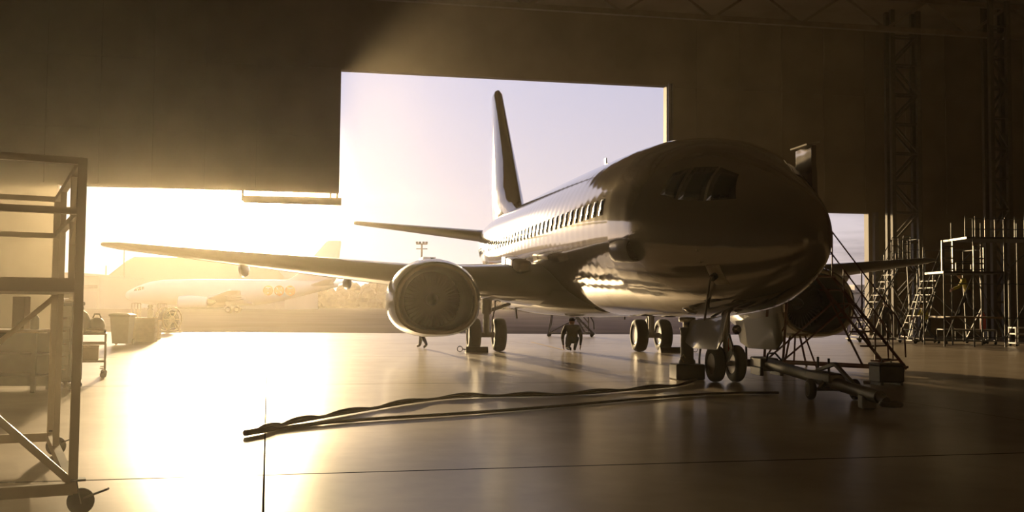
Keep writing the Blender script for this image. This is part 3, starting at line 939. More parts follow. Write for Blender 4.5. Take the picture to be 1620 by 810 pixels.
c = MB().tube([(cx, -.30, .16), (cx, .30, .16)], .03, 10).beam((cx, -.2, .16), (cx - .1, -.05, .32), .06).beam((cx, .2, .16), (cx - .1, .05, .32), .06).bevbox(cx - .9, cx + .2, -.13, .13, .26, .40, .02)
c.beam((cx - .7, 0, .4), (cx + .1, .0, .55), .05).beam((cx + .1, 0, .55), (cx + .9, 0, .28), .05)
c.build('wheel_carriage', M_iron, R)
for y in (-.34, .34):
    w = MB().lathe([(.07, -.045), (.13, -.05), (.155, -.03), (.16, 0), (.155, .03), (.13, .05), (.07, .045)], (0, 0, 0), 'Y', 26).build('wheel', M_rubber, R, (cx, y, .16))
    MB().lathe([(.09, -.052), (.105, -.055), (.105, .055), (.09, .052)], (0, 0, 0), 'Y', 26, cap=False).build('rim', M_alu, w)
    MB().lathe([(.075, -.02), (.02, -.03), (.02, .03), (.075, .02)], (0, 0, 0), 'Y', 18).build('hub', M_iron, w)
MB().tube([(L - .4, 0, .20), (L - .2, 0, .16)], .06, 12).tube([(L - .05 + .12 * math.cos(a), .12 * math.sin(a), .14) for a in [2 * PI * k / 18 for k in range(18)]], .035, 10, closed=True).build('tow_eye', M_iron, R)
MB().bevbox(L - .95, L - .75, -.10, .10, .0, .2, .02).build('stand_foot', M_iron, R)


# ------------------------------------------------------------------ rolling steps and docks
def caster(R, name, loc, r=.075, m=M_rubber):
    w = MB().lathe([(r * .5, -.022), (r * .92, -.022), (r, -.010), (r, .010), (r * .92, .022), (r * .5, .022)], (0, 0, 0), 'Y', 22).lathe(
        [(r * .5, -.016), (.01, -.02)], (0, 0, 0), 'Y', 22).lathe([(r * .5, .016), (.01, .02)], (0, 0, 0), 'Y', 22).build(name, m, R, (loc[0], loc[1], r))
    b = MB().beam((0, -.034, -.01), (-.03, -.034, r + .05), .03, .006).beam((0, .034, -.01), (-.03, .034, r + .05), .03, .006).cbox((-.02, 0, r + .055), (.09, .085, .014))
    b.build('fork', M_alu, w)
    return w


def make_steps(name, label, loc, rz, n, rise, run, width, plat, m, rail_h=.95, tr=.019, rails=True, back_legs=True, loops=False, group=None):
    """Wheeled steps that climb along local +x from the origin to a platform."""
    R = thing(name, label, 'steps', loc, rz, group)
    H, X = n * rise, n * run
    for sd in (-1, 1):
        y = sd * width / 2
        MB().beam((.0 - run * .3, y, .10), (X, y, H), .03, .06).beam((X, y, H), (X + plat, y, H), .03, .06).build('stringer', m, R)
        if rails:
            q = MB().tube([(-.05, y, .35), (-.03, y, rail_h * .85), (run * .6, y, rise * .6 + rail_h), (X, y, H + rail_h), (X + plat, y, H + rail_h)], tr, 8)
            q.tube([(run, y, rise + rail_h * .5), (X, y, H + rail_h * .5), (X + plat, y, H + rail_h * .5)], tr * .8, 8)
            q.build('handrail', m, R)
            for k in range(1, n, 3): MB().tube([(k * run, y, k * rise), (k * run, y, k * rise + rail_h)], tr * .85, 6).build('rail_post', m, R)
            for x in (X, X + plat): MB().tube([(x, y, H), (x, y, H + rail_h)], tr, 8).build('rail_post', m, R)
        lg = MB()
        lg.beam((X + plat - .03, y, H), (X + plat + .12, y, .14), .045)
        lg.beam((X * .82, y, H * .82), (X * .25 + .1, y, .16), .035).beam((X * .72, y, H * .72), (X + plat + .1, y, .16), .035)
        lg.build('leg', m, R)
        MB().beam((-.1, y, .14), (X + plat + .15, y, .14), .05).build('base_rail', m, R)
        caster(R, 'caster', (X + plat + .12, y, 0)); caster(R, 'caster', (.05, y, 0))
    for x, z in ((-.08, .14), (X + plat + .12, .14)): MB().beam((x, -width / 2, z), (x, width / 2, z), .045).build('cross_brace', m, R)
    MB().beam((X + plat, -width / 2, H * .5), (X + plat + .1, width / 2, .2), .03).build('cross_brace', m, R)
    if rails: MB().tube([(X + plat, -width / 2, H + rail_h), (X + plat, width / 2, H + rail_h)], tr, 8).build('end_rail', m, R)
    for k in range(1, n):
        MB().box(k * run - .12, k * run + .12, -width / 2 + .02, width / 2 - .02, k * rise - .035, k * rise).build('step', m, R)
    pl_ = MB().box(X - .1, X + plat, -width / 2, width / 2, H - .03, H + .01)
    pl_.build('platform', m, R)
    if loops:
        for y in (-width / 2, width / 2):
            q = MB()
            for x in (X + .02, X + plat * .45): q.tube([(x, y, H), (x, y, H + 1.05)], tr, 8)
            for z in (.35, .7, 1.05): q.tube([(X + .02, y, H + z), (X + plat * .45, y, H + z)], tr, 8)
            q.build('guard_loop', m, R)
    return R


o = at_z(1416, 592); o.z = 0
steps = make_steps('access_steps', 'tall dark red wheeled steps standing beside the airliner nose', o, cam_rz(-.71, .71), 7, .304, .235, .85, 1.15, M_brownred, 1.03, .018)
o = at_z(1412, 610); o.z = 0
R = thing('battery_box', 'dark battery box on the floor at the foot of the red steps', 'box', o, cam_rz(1, .15))
MB().bevbox(-.25, .23, -.02, .4, .05, .36, .02).build('body', M_black, R)
MB().bevbox(-.26, .24, -.03, .41, .36, .40, .012).build('lid', M_iron, R)
MB().tube([(-.1, .19, .40), (-.1, .19, .47), (.08, .19, .47), (.08, .19, .40)], .013, 8).build('handle', M_iron, R)
for x in (-.2, .18): MB().box(x - .03, x + .03, .0, .38, 0, .05).build('foot', M_iron, R)

# trestle beneath the right engine
o = at_z(1262, 581); o.z = 0
R = thing('trestle', 'small A-shaped trestle with pale top bar under the right engine', 'trestle', o, cam_rz(1, .1))
for y in (-.16, .16):
    MB().beam((-.22, y * 1.9, 0), (-.12, y, .74), .035).beam((.34, y * 1.9, 0), (.12, y, .74), .035).build('frame', M_brownred, R)
MB().bevbox(-.2, .2, -.18, .18, .74, .80, .01).build('top_bar', M_wood, R)

# small parts left on the floor beside the steps
o = at_z(1376, 606); o.z = 0
R = thing('hand_tool', 'small dark tool left lying on the floor by the red steps', 'tool', o, .4)
MB().bevbox(-.16, .12, -.04, .04, 0, .05, .012).build('body', M_steel_dark, R)
MB().tube([(.1, 0, .03), (.30, .03, .03)], .018, 8).build('handle', M_black, R)

# steps standing out by the door behind the crouching man
o = at_z(938, 533); o.z = 0
make_steps('wheeled_steps', 'low wheeled steps standing by the door behind the crouching man', o, cam_rz(-1, .12), 5, .24, .2, .75, .9, M_alu, .8, .02)

# right side of the hangar: aluminium steps, work dock and trolleys
o = at_z(1350, 541); o.z = 0
make_steps('aluminium_steps', 'tall aluminium steps with guard loops beside the right doorway', o, cam_rz(1, .15), 12, .288, .17, .95, .75, M_alu, .95, .02, True, True, True)
o = at_z(1434, 543); o.z = 0
make_steps('aluminium_steps', 'aluminium steps climbing to the guarded platform behind the walking worker', o, cam_rz(1, .1), 10, .29, .12, 1.3, 1.7, M_alu, 1.0, .022)

DK = 38.5
b = cam2w((1540 - 810) / F_PX * DK, DK)
R = thing('work_dock', 'tall scaffold work dock with two decks against the right wall', 'work platform', (b.x, b.y, 0), -YAW)
xs = [(p_ - 1540) / F_PX * DK for p_ in (1494, 1541, 1590, 1650)]
for x in xs:
    for y in (0, 1.9): MB().tube([(x, y, 0), (x, y, 4.9 if x > xs[0] else 3.9)], .032, 8).build('post', M_alu, R)
MB().box(xs[1] - .3, xs[3] + .1, -.1, 2.0, 4.12, 4.20).build('upper_deck', M_iron, R)
MB().box(xs[0], xs[2], -.05, 1.95, 2.80, 2.88).build('middle_deck', M_iron, R)
MB().box(xs[0] + .2, xs[2] - .1, -.05, 1.95, 1.08, 1.15).build('lower_deck', M_wood, R)
gr = MB()
for z in (4.5, 4.9): gr.tube([(xs[1] - .3, 0, z), (xs[3], 0, z)], .02, 8)
x = xs[1] - .3
while x < xs[3]:
    gr.tube([(x, 0, 4.2), (x, 0, 5.0)], .02, 6); x += .38
gr.build('upper_guard_rail', M_alu, R)
for p0, p1 in ((1491, 1508), (1541, 1557)):
    x0, x1 = (p0 - 1540) / F_PX * DK, (p1 - 1540) / F_PX * DK; q = MB()
    for x in (x0, x1): q.box(x - .03, x + .03, -.06, 0, 2.88, 4.05 if p0 < 1500 else 3.85)
    for z in (2.92, 3.15, 3.35, 3.8): q.box(x0, x1, -.055, -.005, z, z + .05)
    q.build('guard_panel', M_alu, R)
x0, x1 = (1512 - 1540) / F_PX * DK, (1538 - 1540) / F_PX * DK
MB().box(x0, x1, -.05, 0, 2.9, 2.96).box(x0, x1, -.05, 0, 3.15, 3.2).box(x0, x0 + .05, -.05, 0, 2.9, 3.2).box(x1 - .05, x1, -.05, 0, 2.9, 3.2).build('toe_rail', M_alu, R)
br = MB()
for a_, b_ in (((xs[0], 0, .2), (xs[1], 0, 2.8)), ((xs[1], 0, 2.8), (xs[2], 0, .3)), ((xs[2], 0, .3), (xs[3], 0, 2.8)), ((xs[1], 1.9, 2.9), (xs[2], 1.9, 4.1)), ((xs[2], 0, 2.9), (xs[3], 0, 4.1))): br.tube([a_, b_], .022, 8)
for z in (.35, 1.1, 2.4): br.tube([(xs[0], 0, z), (xs[3], 0, z)], .02, 8)
br.build('brace', M_alu, R)

o = at_z(1550, 545); o.z = 0
R = thing('low_trolley', 'long low pipe-framed trolley standing before the work dock', 'trolley', o, cam_rz(1, .02))
w2 = 50 / F_PX * 38
f = MB()
for y in (0, .7):
    for z in (.14, .56): f.tube([(-w2 * 1.2, y, z), (w2 * .6, y, z)], .028, 8)
    for x in (-w2 * 1.2, -w2 * .55, w2 * .6): f.tube([(x, y, .10), (x, y, .58)], .028, 8)
f.build('frame', M_alu, R)
MB().box(-w2 * 1.2, w2 * .6, 0, .7, .585, .61).build('deck', M_steel_dark, R)
for x in (-w2 * 1.15, w2 * .55):
    for y in (0, .7): caster(R, 'caster', (x, y, 0), .06)
tp = o + cam2w((1562 - 1550) / F_PX * 38, .3) - Vector((0, 0, 0))
R = thing('fire_extinguisher', 'red fire extinguisher standing upright on the low trolley', 'fire extinguisher', (tp.x, tp.y, .612))
MB().lathe([(.10, 0), (.115, .02), (.115, .52), (.09, .60), (.04, .64), (.035, .70)], n=24).build('cylinder', M_red, R)
MB().tube([(0, 0, .70), (0, 0, .76)], .03, 10).beam((-.02, 0, .75), (.12, 0, .79), .03, .015).build('valve', M_steel_dark, R)
MB().tube([(.03, 0, .72), (.14, .02, .60), (.135, .02, .2)], .014, 8).build('hose', M_black, R)

o = at_z(1622, 548); o.z = 0
R = thing('rack_cart', 'white-framed cart catching sunlight at the right edge of the hangar', 'cart', o, cam_rz(1, .05))
f = MB()
for x in (-.36, .36):
    for y in (0, .5): f.box(x - .025, x + .025, y - .025, y + .025, .1, .75)
for z in (.12, .48, .72):
    for y in (0, .5): f.box(-.36, .36, y - .025, y + .025, z - .025, z + .025)
    for x in (-.36, .36): f.box(x - .025, x + .025, 0, .5, z - .025, z + .025)
f.tube([(-.34, .5, .7), (-.34, .5, 2.6)], .03, 8)
f.build('frame', mat('white_paint', (.75, .73, .70), .4, var=.05), R)
MB().box(-.34, .34, .02, .48, .13, .15).box(-.34, .34, .02, .48, .49, .51).build('shelf', M_grey, R)
for x in (-.33, .33):
    for y in (.02, .48): caster(R, 'caster', (x, y, 0), .05)


# ------------------------------------------------------------------ people
def skin_body(name, J, E, parent, mats, tagm):
    """J: joint -> (position, radius). E: edges. One continuous skinned body; tagm(edge) picks the material index."""
    names = list(J); idx = {k: i for i, k in enumerate(names)}
    me = bpy.data.meshes.new(name + '_skeleton')
    me.from_pydata([J[k][0] for k in names], [(idx[a], idx[b]) for a, b in E], [])
    o = bpy.data.objects.new(name + '_skeleton', me); COL.objects.link(o)
    md = o.modifiers.new('skin', 'SKIN'); md.use_smooth_shade = True
    sv = me.skin_vertices[0].data
    for k in names:
        r = J[k][1]
        sv[idx[k]].radius = r if isinstance(r, tuple) else (r, r)
        sv[idx[k]].use_root = (k == 'pelvis')
    sb = o.modifiers.new('subdivision', 'SUBSURF'); sb.levels = 1; sb.render_levels = 1
    dg = bpy.context.evaluated_depsgraph_get(); dg.update()
    m2 = bpy.data.meshes.new_from_object(o.evaluated_get(dg))
    bpy.data.objects.remove(o); bpy.data.meshes.remove(me)
    m2.name = name
    b = bpy.data.objects.new(name, m2); COL.objects.link(b); b.parent = parent
    m2.materials.clear()
    for m in mats: m2.materials.append(m)
    seg = [(Vector(J[a][0]), Vector(J[c][0]), tagm(a, c)) for a, c in E]
    for f in m2.polygons:
        c = f.center; best, bi = 1e9, 0
        for a, d, t in seg:
            ab = d - a; k = max(0, min(1, (c - a).dot(ab) / max(ab.length_squared, 1e-9))); dd = (a + ab * k - c).length
            if dd < best: best, bi = dd, t
        f.material_index = bi; f.use_smooth = True
    return b


def person(label, loc, rz, pose, top_m, leg_m, cap=None, bulk=1.08):
    """pose: joints in metres, facing local +y; x is the person's right."""
    R = thing('person', label, 'person', loc, rz)
    J, E = {}, []
    P = {k: Vector(v) for k, v in pose.items()}
    rad = dict(pelvis=(.16, .12), waist=(.145, .105), chest=(.17, .12), neck=.058, jaw=.066, head=(.082, .095), crown=.07)
    for k in ('pelvis', 'waist', 'chest', 'neck', 'jaw', 'head', 'crown'): J[k] = (P[k], rad[k])
    E += [('pelvis', 'waist'), ('waist', 'chest'), ('chest', 'neck'), ('neck', 'jaw'), ('jaw', 'head'), ('head', 'crown')]
    fw = P['look'].normalized() if 'look' in P else Vector((0, 1, 0))
    J['nose'] = (P['jaw'] * .45 + P['head'] * .55 + fw * .112, .012); E.append(('head', 'nose'))
    rt = fw.cross(Vector((0, 0, 1))).normalized()
    for s_, n_ in ((1, 'ear_r'), (-1, 'ear_l')):
        J[n_] = (P['head'] * .7 + P['jaw'] * .3 + rt * .092 * s_ - fw * .01, .016); E.append(('head', n_))
    for s_ in ('r', 'l'):
        for a, b, ra, rb_ in (('shoulder_', 'elbow_', .075, .052), ('elbow_', 'wrist_', .052, .034)):
            J[a + s_] = (P[a + s_], ra); J[b + s_] = (P[b + s_], rb_)
        E += [('chest', 'shoulder_' + s_), ('shoulder_' + s_, 'elbow_' + s_), ('elbow_' + s_, 'wrist_' + s_)]
        d = (P['wrist_' + s_] - P['elbow_' + s_]).normalized(); d = (d + Vector((0, 0, -.3))).normalized()
        side = d.cross(fw).normalized() if abs(d.dot(fw)) < .95 else Vector((1, 0, 0))
        palm = P['wrist_' + s_] + d * .075
        J['palm_' + s_] = (palm, (.036, .02)); E.append(('wrist_' + s_, 'palm_' + s_))
        nrm = side.cross(d).normalized()
        for i, ln in enumerate((.068, .078, .072, .055)):
            a = palm + nrm * (.028 - .019 * i) + d * .02
            k1, k2 = 'f%d1_%s' % (i, s_), 'f%d2_%s' % (i, s_)
            J[k1] = (a + d * ln * .55, .0095); J[k2] = (a + d * ln * .9 + side * ln * .35, .008)
            E += [('palm_' + s_, k1), (k1, k2)]
        J['th_' + s_] = (P['wrist_' + s_] + d * .05 + nrm * .055, .011); J['tt_' + s_] = (P['wrist_' + s_] + d * .09 + nrm * .066, .009)
        E += [('palm_' + s_, 'th_' + s_), ('th_' + s_, 'tt_' + s_)]
        J['hip_' + s_] = (P['hip_' + s_], .10); J['knee_' + s_] = (P['knee_' + s_], .066); J['ankle_' + s_] = (P['ankle_' + s_], .048); J['toe_' + s_] = (P['toe_' + s_], (.045, .03))
        m_ = (P['knee_' + s_] + P['ankle_' + s_]) / 2
        J['calf_' + s_] = (P['knee_' + s_] * .65 + P['ankle_' + s_] * .35, .064)
        E += [('pelvis', 'hip_' + s_), ('hip_' + s_, 'knee_' + s_), ('knee_' + s_, 'calf_' + s_), ('calf_' + s_, 'ankle_' + s_), ('ankle_' + s_, 'toe_' + s_)]

    for k in J:
        if k in ('pelvis', 'waist', 'chest') or k[:4] in ('shou', 'elbo', 'hip_', 'knee', 'calf'):
            r_ = J[k][1]; J[k] = (J[k][0], tuple(q * bulk for q in r_) if isinstance(r_, tuple) else r_ * bulk)

    def tm(a, b):
        for t in (a, b):
            if t in ('jaw', 'head', 'crown', 'nose', 'ear_r', 'ear_l') or t[:4] in ('palm',) or t[:2] in ('f0', 'f1', 'f2', 'f3', 'th', 'tt'): return 2
        if 'toe' in b: return 3
        if a[:3] in ('hip', 'kne', 'cal') or b[:3] == 'hip': return 1
        return 0
    skin_body('body', J, E, R, [top_m, leg_m, M_skin, M_boot], tm)
    hc = P['head'] * .75 + P['crown'] * .25 - fw * .012; up = (P['crown'] - P['jaw']).normalized()
    hm_ = MB(); rings = []
    for i in range(7):
        a = PI / 2 * i / 6 * 1.08; rr = .108 * max(math.sin(a), .02); zz = .112 * math.cos(a)
        x_ = up.cross(fw).normalized(); y_ = x_.cross(up)
        rings.append([hc + up * (zz + .005) + (x_ * math.cos(2 * PI * k / 18) * .92 + y_ * math.sin(2 * PI * k / 18) * 1.06) * rr for k in range(18)])
    hm_.loft(rings, True, True).build('cap' if cap else 'hair', cap or M_hair, R)
    return R


STAND = dict(pelvis=(0, 0, .95), waist=(0, .0, 1.12), chest=(0, .0, 1.34), neck=(0, .0, 1.51), jaw=(0, .02, 1.58), head=(0, .025, 1.67), crown=(0, .01, 1.73),
             shoulder_r=(.19, 0, 1.42), elbow_r=(.25, -.02, 1.13), wrist_r=(.25, .08, .89), shoulder_l=(-.19, 0, 1.42), elbow_l=(-.25, -.02, 1.13), wrist_l=(-.25, .08, .89),
             hip_r=(.09, 0, .9), knee_r=(.11, .02, .5), ankle_r=(.12, -.02, .09), toe_r=(.14, .15, .035), hip_l=(-.09, 0, .9), knee_l=(-.11, .02, .5), ankle_l=(-.12, -.02, .09), toe_l=(-.14, .15, .035))
WALK = dict(STAND, knee_r=(.10, .22, .52), ankle_r=(.10, .30, .09), toe_r=(.11, .48, .05), knee_l=(-.10, -.02, .50), ankle_l=(-.10, -.34, .13), toe_l=(-.11, -.19, .035),
            elbow_r=(.25, -.14, 1.16), wrist_r=(.24, -.16, .92), elbow_l=(-.25, .08, 1.14), wrist_l=(-.22, .26, .98))
LEAN = dict(WALK, waist=(0, .06, 1.12), chest=(0, .15, 1.32), neck=(0, .24, 1.47), jaw=(0, .29, 1.53), head=(0, .32, 1.61), crown=(0, .32, 1.68), shoulder_r=(.19, .17, 1.40), shoulder_l=(-.19, .17, 1.40),
            elbow_r=(.24, .30, 1.16), wrist_r=(.18, .52, 1.06), elbow_l=(-.24, .32, 1.18), wrist_l=(-.18, .54, 1.10))
CROUCH = dict(pelvis=(0, -.10, .40), waist=(0, -.02, .53), chest=(0, .08, .67), neck=(0, .14, .80), jaw=(0, .18, .85), head=(0, .20, .92), crown=(0, .19, .985), look=(0, 1, -.15),
              shoulder_r=(.20, .08, .74), elbow_r=(.29, .14, .46), wrist_r=(.27, .20, .19), shoulder_l=(-.20, .08, .74), elbow_l=(-.30, .12, .46), wrist_l=(-.26, .22, .19),
              hip_r=(.10, -.06, .36), knee_r=(.17, .30, .42), ankle_r=(.08, .04, .09), toe_r=(.09, .2, .035), hip_l=(-.10, -.06, .36), knee_l=(-.13, .26, .10), ankle_l=(-.06, -.14, .10), toe_l=(-.06, -.20, .04))


def put(px, py, z=0.0):
    q = at_z(px, py, z); q.z = z; return q


person('person in dark workwear crouching with hands down to the floor under the fuselage', put(905, 556), cam_rz(1, 0), CROUCH, M_cloth_dark, M_cloth_navy, M_cloth_dark, 1.22)
person('person walking behind the left engine, only the legs showing below it', put(669, 551), cam_rz(.75, .65) , WALK, M_cloth_dark, M_cloth_navy)
person('person in dark clothes standing upright just beyond the dark red steps', put(1401, 541), cam_rz(-1, .2), STAND, M_cloth_dark, M_cloth_dark, M_cloth_dark)
person('person striding past the docks in a dull yellow jacket and dark trousers', put(1468, 543), cam_rz(0, 1) , LEAN, M_cloth_yel, M_cloth_dark)
dkp = cam2w((1532 - 810) / F_PX * (DK + .9), DK + .9, 1.15)
person('person in a yellowish jacket leaning forward up on the scaffold work dock', dkp, cam_rz(.3, 1), LEAN, M_cloth_yel, M_cloth_dark)


# ------------------------------------------------------------------ left side of the hangar
# rolling stand close to the camera
P0 = cam2w(-2.83, 6.58); ux = cam_rz(.89, .46)
R = thing('rolling_stand', 'tall rail-guarded rolling stand nearest the camera, with workbench seen through it', 'work stand', (P0.x, P0.y, 0), ux)
M_st = mat('stand_cream_paint', (.55, .48, .36), .5, var=.12, scale=3)
# local: x runs right (the near face goes to -x), y runs back
SW, SD_ = 2.3, 2.8
for x, y, z0, z1 in ((0, 0, .14, 2.32), (-SW, 0, .14, 2.32), (0, SD_, .14, 2.32), (-SW, SD_, .14, 2.32)):
    MB().beam((x, y, z0), (x, y, z1), .055, .055, (1, 0, 0)).build('corner_post', M_st, R)
for x, y, z0, z1 in ((0, .72, 1.45, 2.32), (0, 1.9, .14, 2.32), (-SW / 2, 0, 1.45, 2.32)):
    MB().beam((x, y, z0), (x, y, z1), .045, .045, (1, 0, 0)).build('middle_post', M_st, R)
for a_, b_ in (((-SW, 0, .17), (0, 0, .17)), ((0, 0, .17), (0, SD_, .17)), ((-SW, SD_, .17), (0, SD_, .17)), ((-SW, 0, .17), (-SW, SD_, .17))):
    MB().beam(a_, b_, .06, .075).build('base_rail', M_st, R)
for a_, b_ in (((-1.25, 0, 1.42), (0, 0, .2)), ((-1.3, SD_, .2), (0, SD_, 1.42)), ((0, 1.9, .2), (0, SD_, 1.3))):
    MB().beam(a_, b_, .045).build('diagonal_brace', M_st, R)
MB().box(-SW, .02, -.02, SD_ + .02, 1.44, 1.53).build('deck', M_st, R)
for z in (1.97, 2.30):
    q = MB()
    for a_, b_ in (((-SW, 0, z), (0, 0, z)), ((0, 0, z), (0, SD_, z)), ((-SW, SD_, z), (0, SD_, z)), ((-SW, 0, z), (-SW, SD_, z))): q.beam(a_, b_, .045)
    q.build('guard_rail', M_st, R)
MB().beam((0, .72, 1.80), (0, .02, 1.99), .04).build('rail_strut', M_st, R)
for x, y in ((0, 0), (-SW, 0), (0, SD_), (-SW, SD_)):
    c = caster(R, 'caster', (x + .05, y, 0), .085)
    MB().beam((.02, 0, .02), (.16, -.05, .075), .05, .012).build('brake_pedal', M_alu, c)

# workbench with shelves
o = put(22, 622)
R = thing('workbench', 'dark workbench with two shelves behind the rolling stand', 'workbench', o, cam_rz(1, .1))
MB().bevbox(-1.1, .32, 0, .75, .90, .95, .012).build('bench_top', M_wood, R)
for z in (.22, .55): MB().box(-1.06, .28, .03, .72, z, z + .03).build('shelf', M_olive, R)
for x in (-1.05, .25):
    for y in (.03, .68): MB().box(x - .03, x + .03, y, y + .06, 0, .9).build('leg', M_olive, R)
MB().box(-1.05, .25, .70, .73, .05, .88).build('back_panel', M_olive, R)
ob = o
def on_bench(x, y): return ob + Vector((math.cos(cam_rz(1, .1)) * x - math.sin(cam_rz(1, .1)) * y, math.sin(cam_rz(1, .1)) * x + math.cos(cam_rz(1, .1)) * y, .951))
R = thing('carton', 'tall pale carton standing on the workbench top', 'box', on_bench(-.08, .4), cam_rz(1, .1))
MB().bevbox(-.09, .09, -.12, .12, 0, .50, .006).build('box', M_card, R)
MB().box(-.092, .092, -.03, .03, .498, .503).build('tape', M_wood, R)
R = thing('metal_canister', 'small metal canister on the workbench beside the carton', 'canister', on_bench(.16, .3), 0)
MB().lathe([(.06, 0), (.065, .01), (.065, .17), (.04, .21)], n=20).build('can', M_alu, R)
MB().lathe([(.025, .21), (.03, .215), (.03, .245), (.01, .25)], n=16).build('lid', M_black, R)

# upright tool cabinet
o = put(96, 617)
R = thing('tool_cabinet', 'upright grey tool cabinet on casters between workbench and cart', 'tool cabinet', o, cam_rz(1, .05))
MB().bevbox(-.14, .14, 0, .5, .12, 1.32, .015).build('body', M_grey, R)
for k in range(5):
    z = .18 + .2 * k
    d = MB().bevbox(-.12, .12, -.02, .01, z, z + .18, .006).build('drawer', M_grey, R)
    MB().box(-.08, .08, -.045, -.018, z + .13, z + .15).build('handle', M_chrome, d)
MB().bevbox(-.15, .15, -.02, .52, 1.32, 1.38, .012).build('lid', M_alu, R)
for x in (-.11, .11):
    for y in (.06, .44): caster(R, 'caster', (x, y, 0), .05)
cab = o
R = thing('bench_grinder', 'small grinder with two wheels standing on the tool cabinet', 'grinder', cab + Vector((.05, .27, 1.38)), cam_rz(1, .3))
MB().bevbox(-.09, .09, -.07, .07, 0, .04, .01).lathe([(.05, -.11), (.06, -.09), (.06, .09), (.05, .11)], (0, 0, .12), 'X', 20).box(-.03, .03, -.04, .04, .03, .08).build('motor', M_steel_dark, R)
for x in (-.15, .15): MB().lathe([(.02, -.02), (.08, -.02), (.08, .02), (.02, .02)], (x, 0, .12), 'X', 22).build('grinding_wheel', M_alu, R)

# wheeled cart with bags and cases
o = put(150, 598); crz = cam_rz(.93, .36)
R = thing('equipment_cart', 'low wheeled cart loaded with dark bags and cases', 'cart', o, crz)
f = MB()
for x in (-.62, .16):
    for y in (-.03, .62): f.tube([(x, y, .12), (x, y, .80)], .017, 8)
for z in (.30, .62, .80):
    for y in (-.03, .62): f.tube([(-.62, y, z), (.16, y, z)], .017, 8)
    for x in (-.62, .16): f.tube([(x, -.03, z), (x, .62, z)], .017, 8)
f.build('frame', M_steel_dark, R)
MB().box(-.61, .15, -.02, .61, .30, .32).box(-.61, .15, -.02, .61, .785, .80).build('shelf', M_steel_dark, R)
for x in (-.6, .14):
    for y in (0, .6): caster(R, 'caster', (x, y, 0), .06)


def on_cart(x, y, z): return o + Vector((math.cos(crz) * x - math.sin(crz) * y, math.sin(crz) * x + math.cos(crz) * y, z))


cart_o = o
R = thing('case', 'pale wooden case on the lower shelf of the cart', 'case', on_cart(-.25, .28, .32), crz)
MB().bevbox(-.3, .3, -.22, .22, 0, .24, .01).build('box', M_wood, R)
MB().bevbox(-.31, .31, -.23, .23, .24, .275, .008).build('lid', M_wood, R)
for k, (x, y, w, d, h, lab) in enumerate(((-.38, .30, .27, .24, .46, 'tall bulging black bag on top of the equipment cart'), (.0, .3, .14, .22, .30, 'smaller dark bag at the right end of the cart'))):
    R = thing('equipment_bag', lab, 'bag', on_cart(x, y, .80), crz)
    rings = []
    for z, s_ in ((0, .85), (.04, 1), (.5, 1.02), (.8, .85), (.96, .5), (1, .1)):
        rings.append([(w * s_ * math.copysign(abs(math.cos(a)) ** .6, math.cos(a)) * (1 + .05 * math.sin(3 * a + z * 5)), d * s_ * math.copysign(abs(math.sin(a)) ** .6, math.sin(a)), h * z) for a in [2 * PI * q / 24 for q in range(24)]])
    MB().loft(rings).build('bag', M_black, R)
    MB().tube([(-w * .5, 0, h * .95), (-w * .3, 0, h * 1.2), (w * .3, 0, h * 1.2), (w * .5, 0, h * .95)], .015, 8).build('strap', M_cloth_dark, R)
R = thing('steel_flask', 'shiny steel flask lying on the bag end of the cart', 'flask', on_cart(-.02, .03, .85), crz)
MB().lathe([(.01, -.16), (.045, -.155), (.05, -.14), (.05, .08), (.03, .12), (.03, .16)], (0, 0, 0), 'X', 20).build('flask', M_chrome, R)
MB().lathe([(.034, .15), (.034, .19), (.01, .195)], (0, 0, 0), 'X', 16).build('cap', M_black, R)

# bins, crates and the hose reel along the left
o = put(193, 546)
R = thing('wheelie_bin', 'tall lidded wheeled bin standing between cart and crates', 'bin', o, cam_rz(1, .1))
MB().loft([[(-w, -d, z), (w, -d, z), (w, d, z), (-w, d, z)] for w, d, z in ((.24, .26, .06), (.30, .35, .92), (.33, .38, .95))], smooth=False).build('body', M_bin, R)
MB().loft([[(-w, -d, z), (w, -d, z), (w, d, z), (-w, d, z)] for w, d, z in ((.34, .40, .95), (.34, .40, .985), (.2, .25, 1.04))], smooth=False).build('lid', M_bin, R)
for x in (-.27, .27): MB().lathe([(.01, -.03), (.09, -.03), (.1, 0), (.09, .03), (.01, .03)], (x, .3, .1), 'X', 18).build('wheel', M_rubber, R)
MB().tube([(-.25, .40, .9), (-.25, .46, .93), (.25, .46, .93), (.25, .40, .9)], .016, 8).build('handle', M_bin, R)
for px, py, w, h, lab in ((224, 541, .46, .86, 'wide wooden crate with open top right of the wheeled bin'), (238, 536, .34, .70, 'lower wooden crate between the wide crate and the hose reel')):
    o = put(px, py)
    R = thing('crate', lab, 'crate', o, cam_rz(1, .2))
    q = MB()
    for k in range(5):
        z = .02 + (h - .02) / 5 * k; zz = z + (h - .02) / 5 - .02
        for y in (-w * .8, w * .8): q.box(-w, w, y - .012, y + .012, z, zz)
        for x in (-w, w): q.box(x - .012, x + .012, -w * .8, w * .8, z, zz)
    q.build('side_boards', M_wood, R)
    MB().box(-w, w, -w * .8, w * .8, .02, .04).build('base_board', M_wood, R)
    for x in (-w + .03, w - .03):
        for y in (-w * .8 + .03, w * .8 - .03): MB().box(x - .03, x + .03, y - .03, y + .03, 0, h + .02).build('corner_batten', M_wood, R)
o = put(266, 526)
R = thing('hose_reel', 'big upright hose reel at the sunlit edge of the doorway', 'hose reel', o, cam_rz(.5, .86))
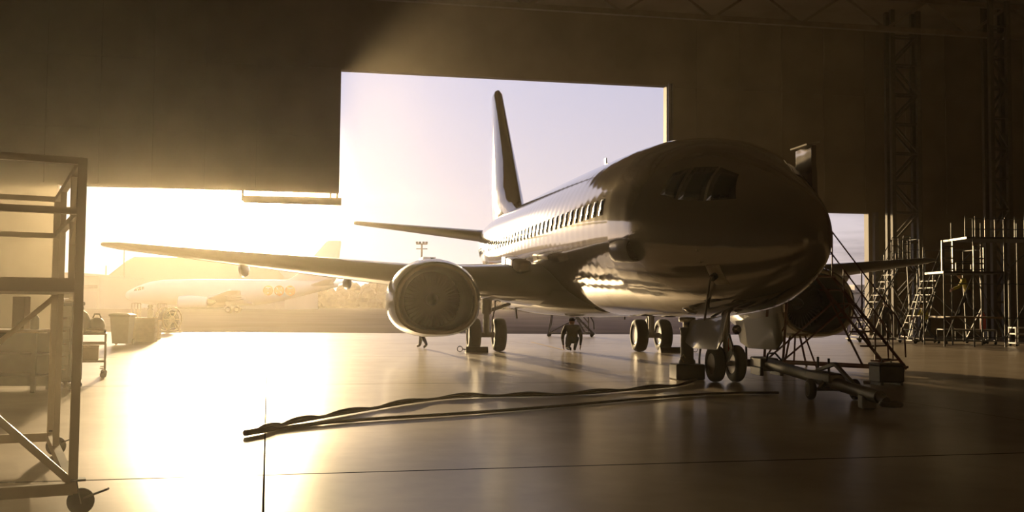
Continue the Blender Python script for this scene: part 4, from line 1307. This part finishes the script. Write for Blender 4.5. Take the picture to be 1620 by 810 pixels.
for y in (-.26, .26):
    q = MB().tube([(.55 * math.cos(a), y, .62 + .55 * math.sin(a)) for a in [2 * PI * k / 32 for k in range(32)]], .035, 8, closed=True)
    for k in range(6):
        a = PI * k / 3; q.beam((0, y, .62), (.54 * math.cos(a), y, .62 + .54 * math.sin(a)), .03)
    q.build('flange', M_steel_dark, R)
MB().lathe([(.16, -.26), (.16, .26)], (0, 0, .62), 'Y', 24).build('drum', M_steel_dark, R)
q = MB()
for lay in range(3):
    for k in range(7): q.tube([((.22 + .085 * lay) * math.cos(a), -.21 + .07 * k, .62 + (.22 + .085 * lay) * math.sin(a)) for a in [2 * PI * i / 24 for i in range(24)]], .04, 6, closed=True)
q.build('hose', M_black, R)
for y in (-.34, .34): MB().beam((-.4, y, .03), (0, y, .64), .05).beam((.4, y, .03), (0, y, .64), .05).beam((-.5, y, .025), (.5, y, .025), .05).build('stand', M_steel_dark, R)
o = at_d(236, 500, 52); o.z = -.012
R = thing('cage_trolley', 'open-railed trolley just outside beyond the hose reel', 'trolley', o, cam_rz(1, .15))
MB().bevbox(-.85, .85, -.4, .4, .22, .62, .02).build('bed', M_grey, R)
q = MB()
for x in (-.8, -.5, .5, .8):
    for y in (-.36, .36): q.tube([(x, y, .62), (x, y, 1.35)], .02, 6)
for y in (-.36, .36):
    for x0, x1 in ((-.8, -.5), (.5, .8)): q.tube([(x0, y, 1.35), (x1, y, 1.35)], .02, 6)
q.build('rail', M_steel_dark, R)
for x in (-.6, .6):
    for y in (-.36, .36): caster(R, 'wheel', (x, y, 0), .13)
MB().lathe([(.16, .62), (.17, .66), (.17, .95), (.10, 1.02), (.09, 1.12), (.14, 1.2), (.1, 1.3)], (.05, 0, 0), n=18).build('water_tank', M_grey, R)

# pale padded cover lying on the wing root
o = aw(2.3, 13.3, 0)
R = thing('wing_mat', 'silvery padded cover lying along the wing root on the windowed side', 'padding', (o.x, o.y, 2.36), PI / 2)
R.rotation_euler = (0, -.10, PI / 2); R.scale = (1, .9, .7)
rings = []
for x, s_ in ((-1.25, .55), (-1.2, .95), (0, 1), (1.2, 1), (1.26, .6)):
    rings.append([(x, .22 * s_ * math.copysign(abs(math.cos(a)) ** .45, math.cos(a)), .25 + .245 * s_ * math.copysign(abs(math.sin(a)) ** .45, math.sin(a))) for a in [2 * PI * k / 32 for k in range(32)]])
MB().loft(rings).build('pad', M_foil, R)
for x in (-.6, .6): MB().tube([(x, .23 * math.copysign(abs(math.cos(a)) ** .45, math.cos(a)), .25 + .255 * math.copysign(abs(math.sin(a)) ** .45, math.sin(a))) for a in [2 * PI * k / 24 for k in range(24)]], .012, 6, closed=True).build('strap', M_wood, R)
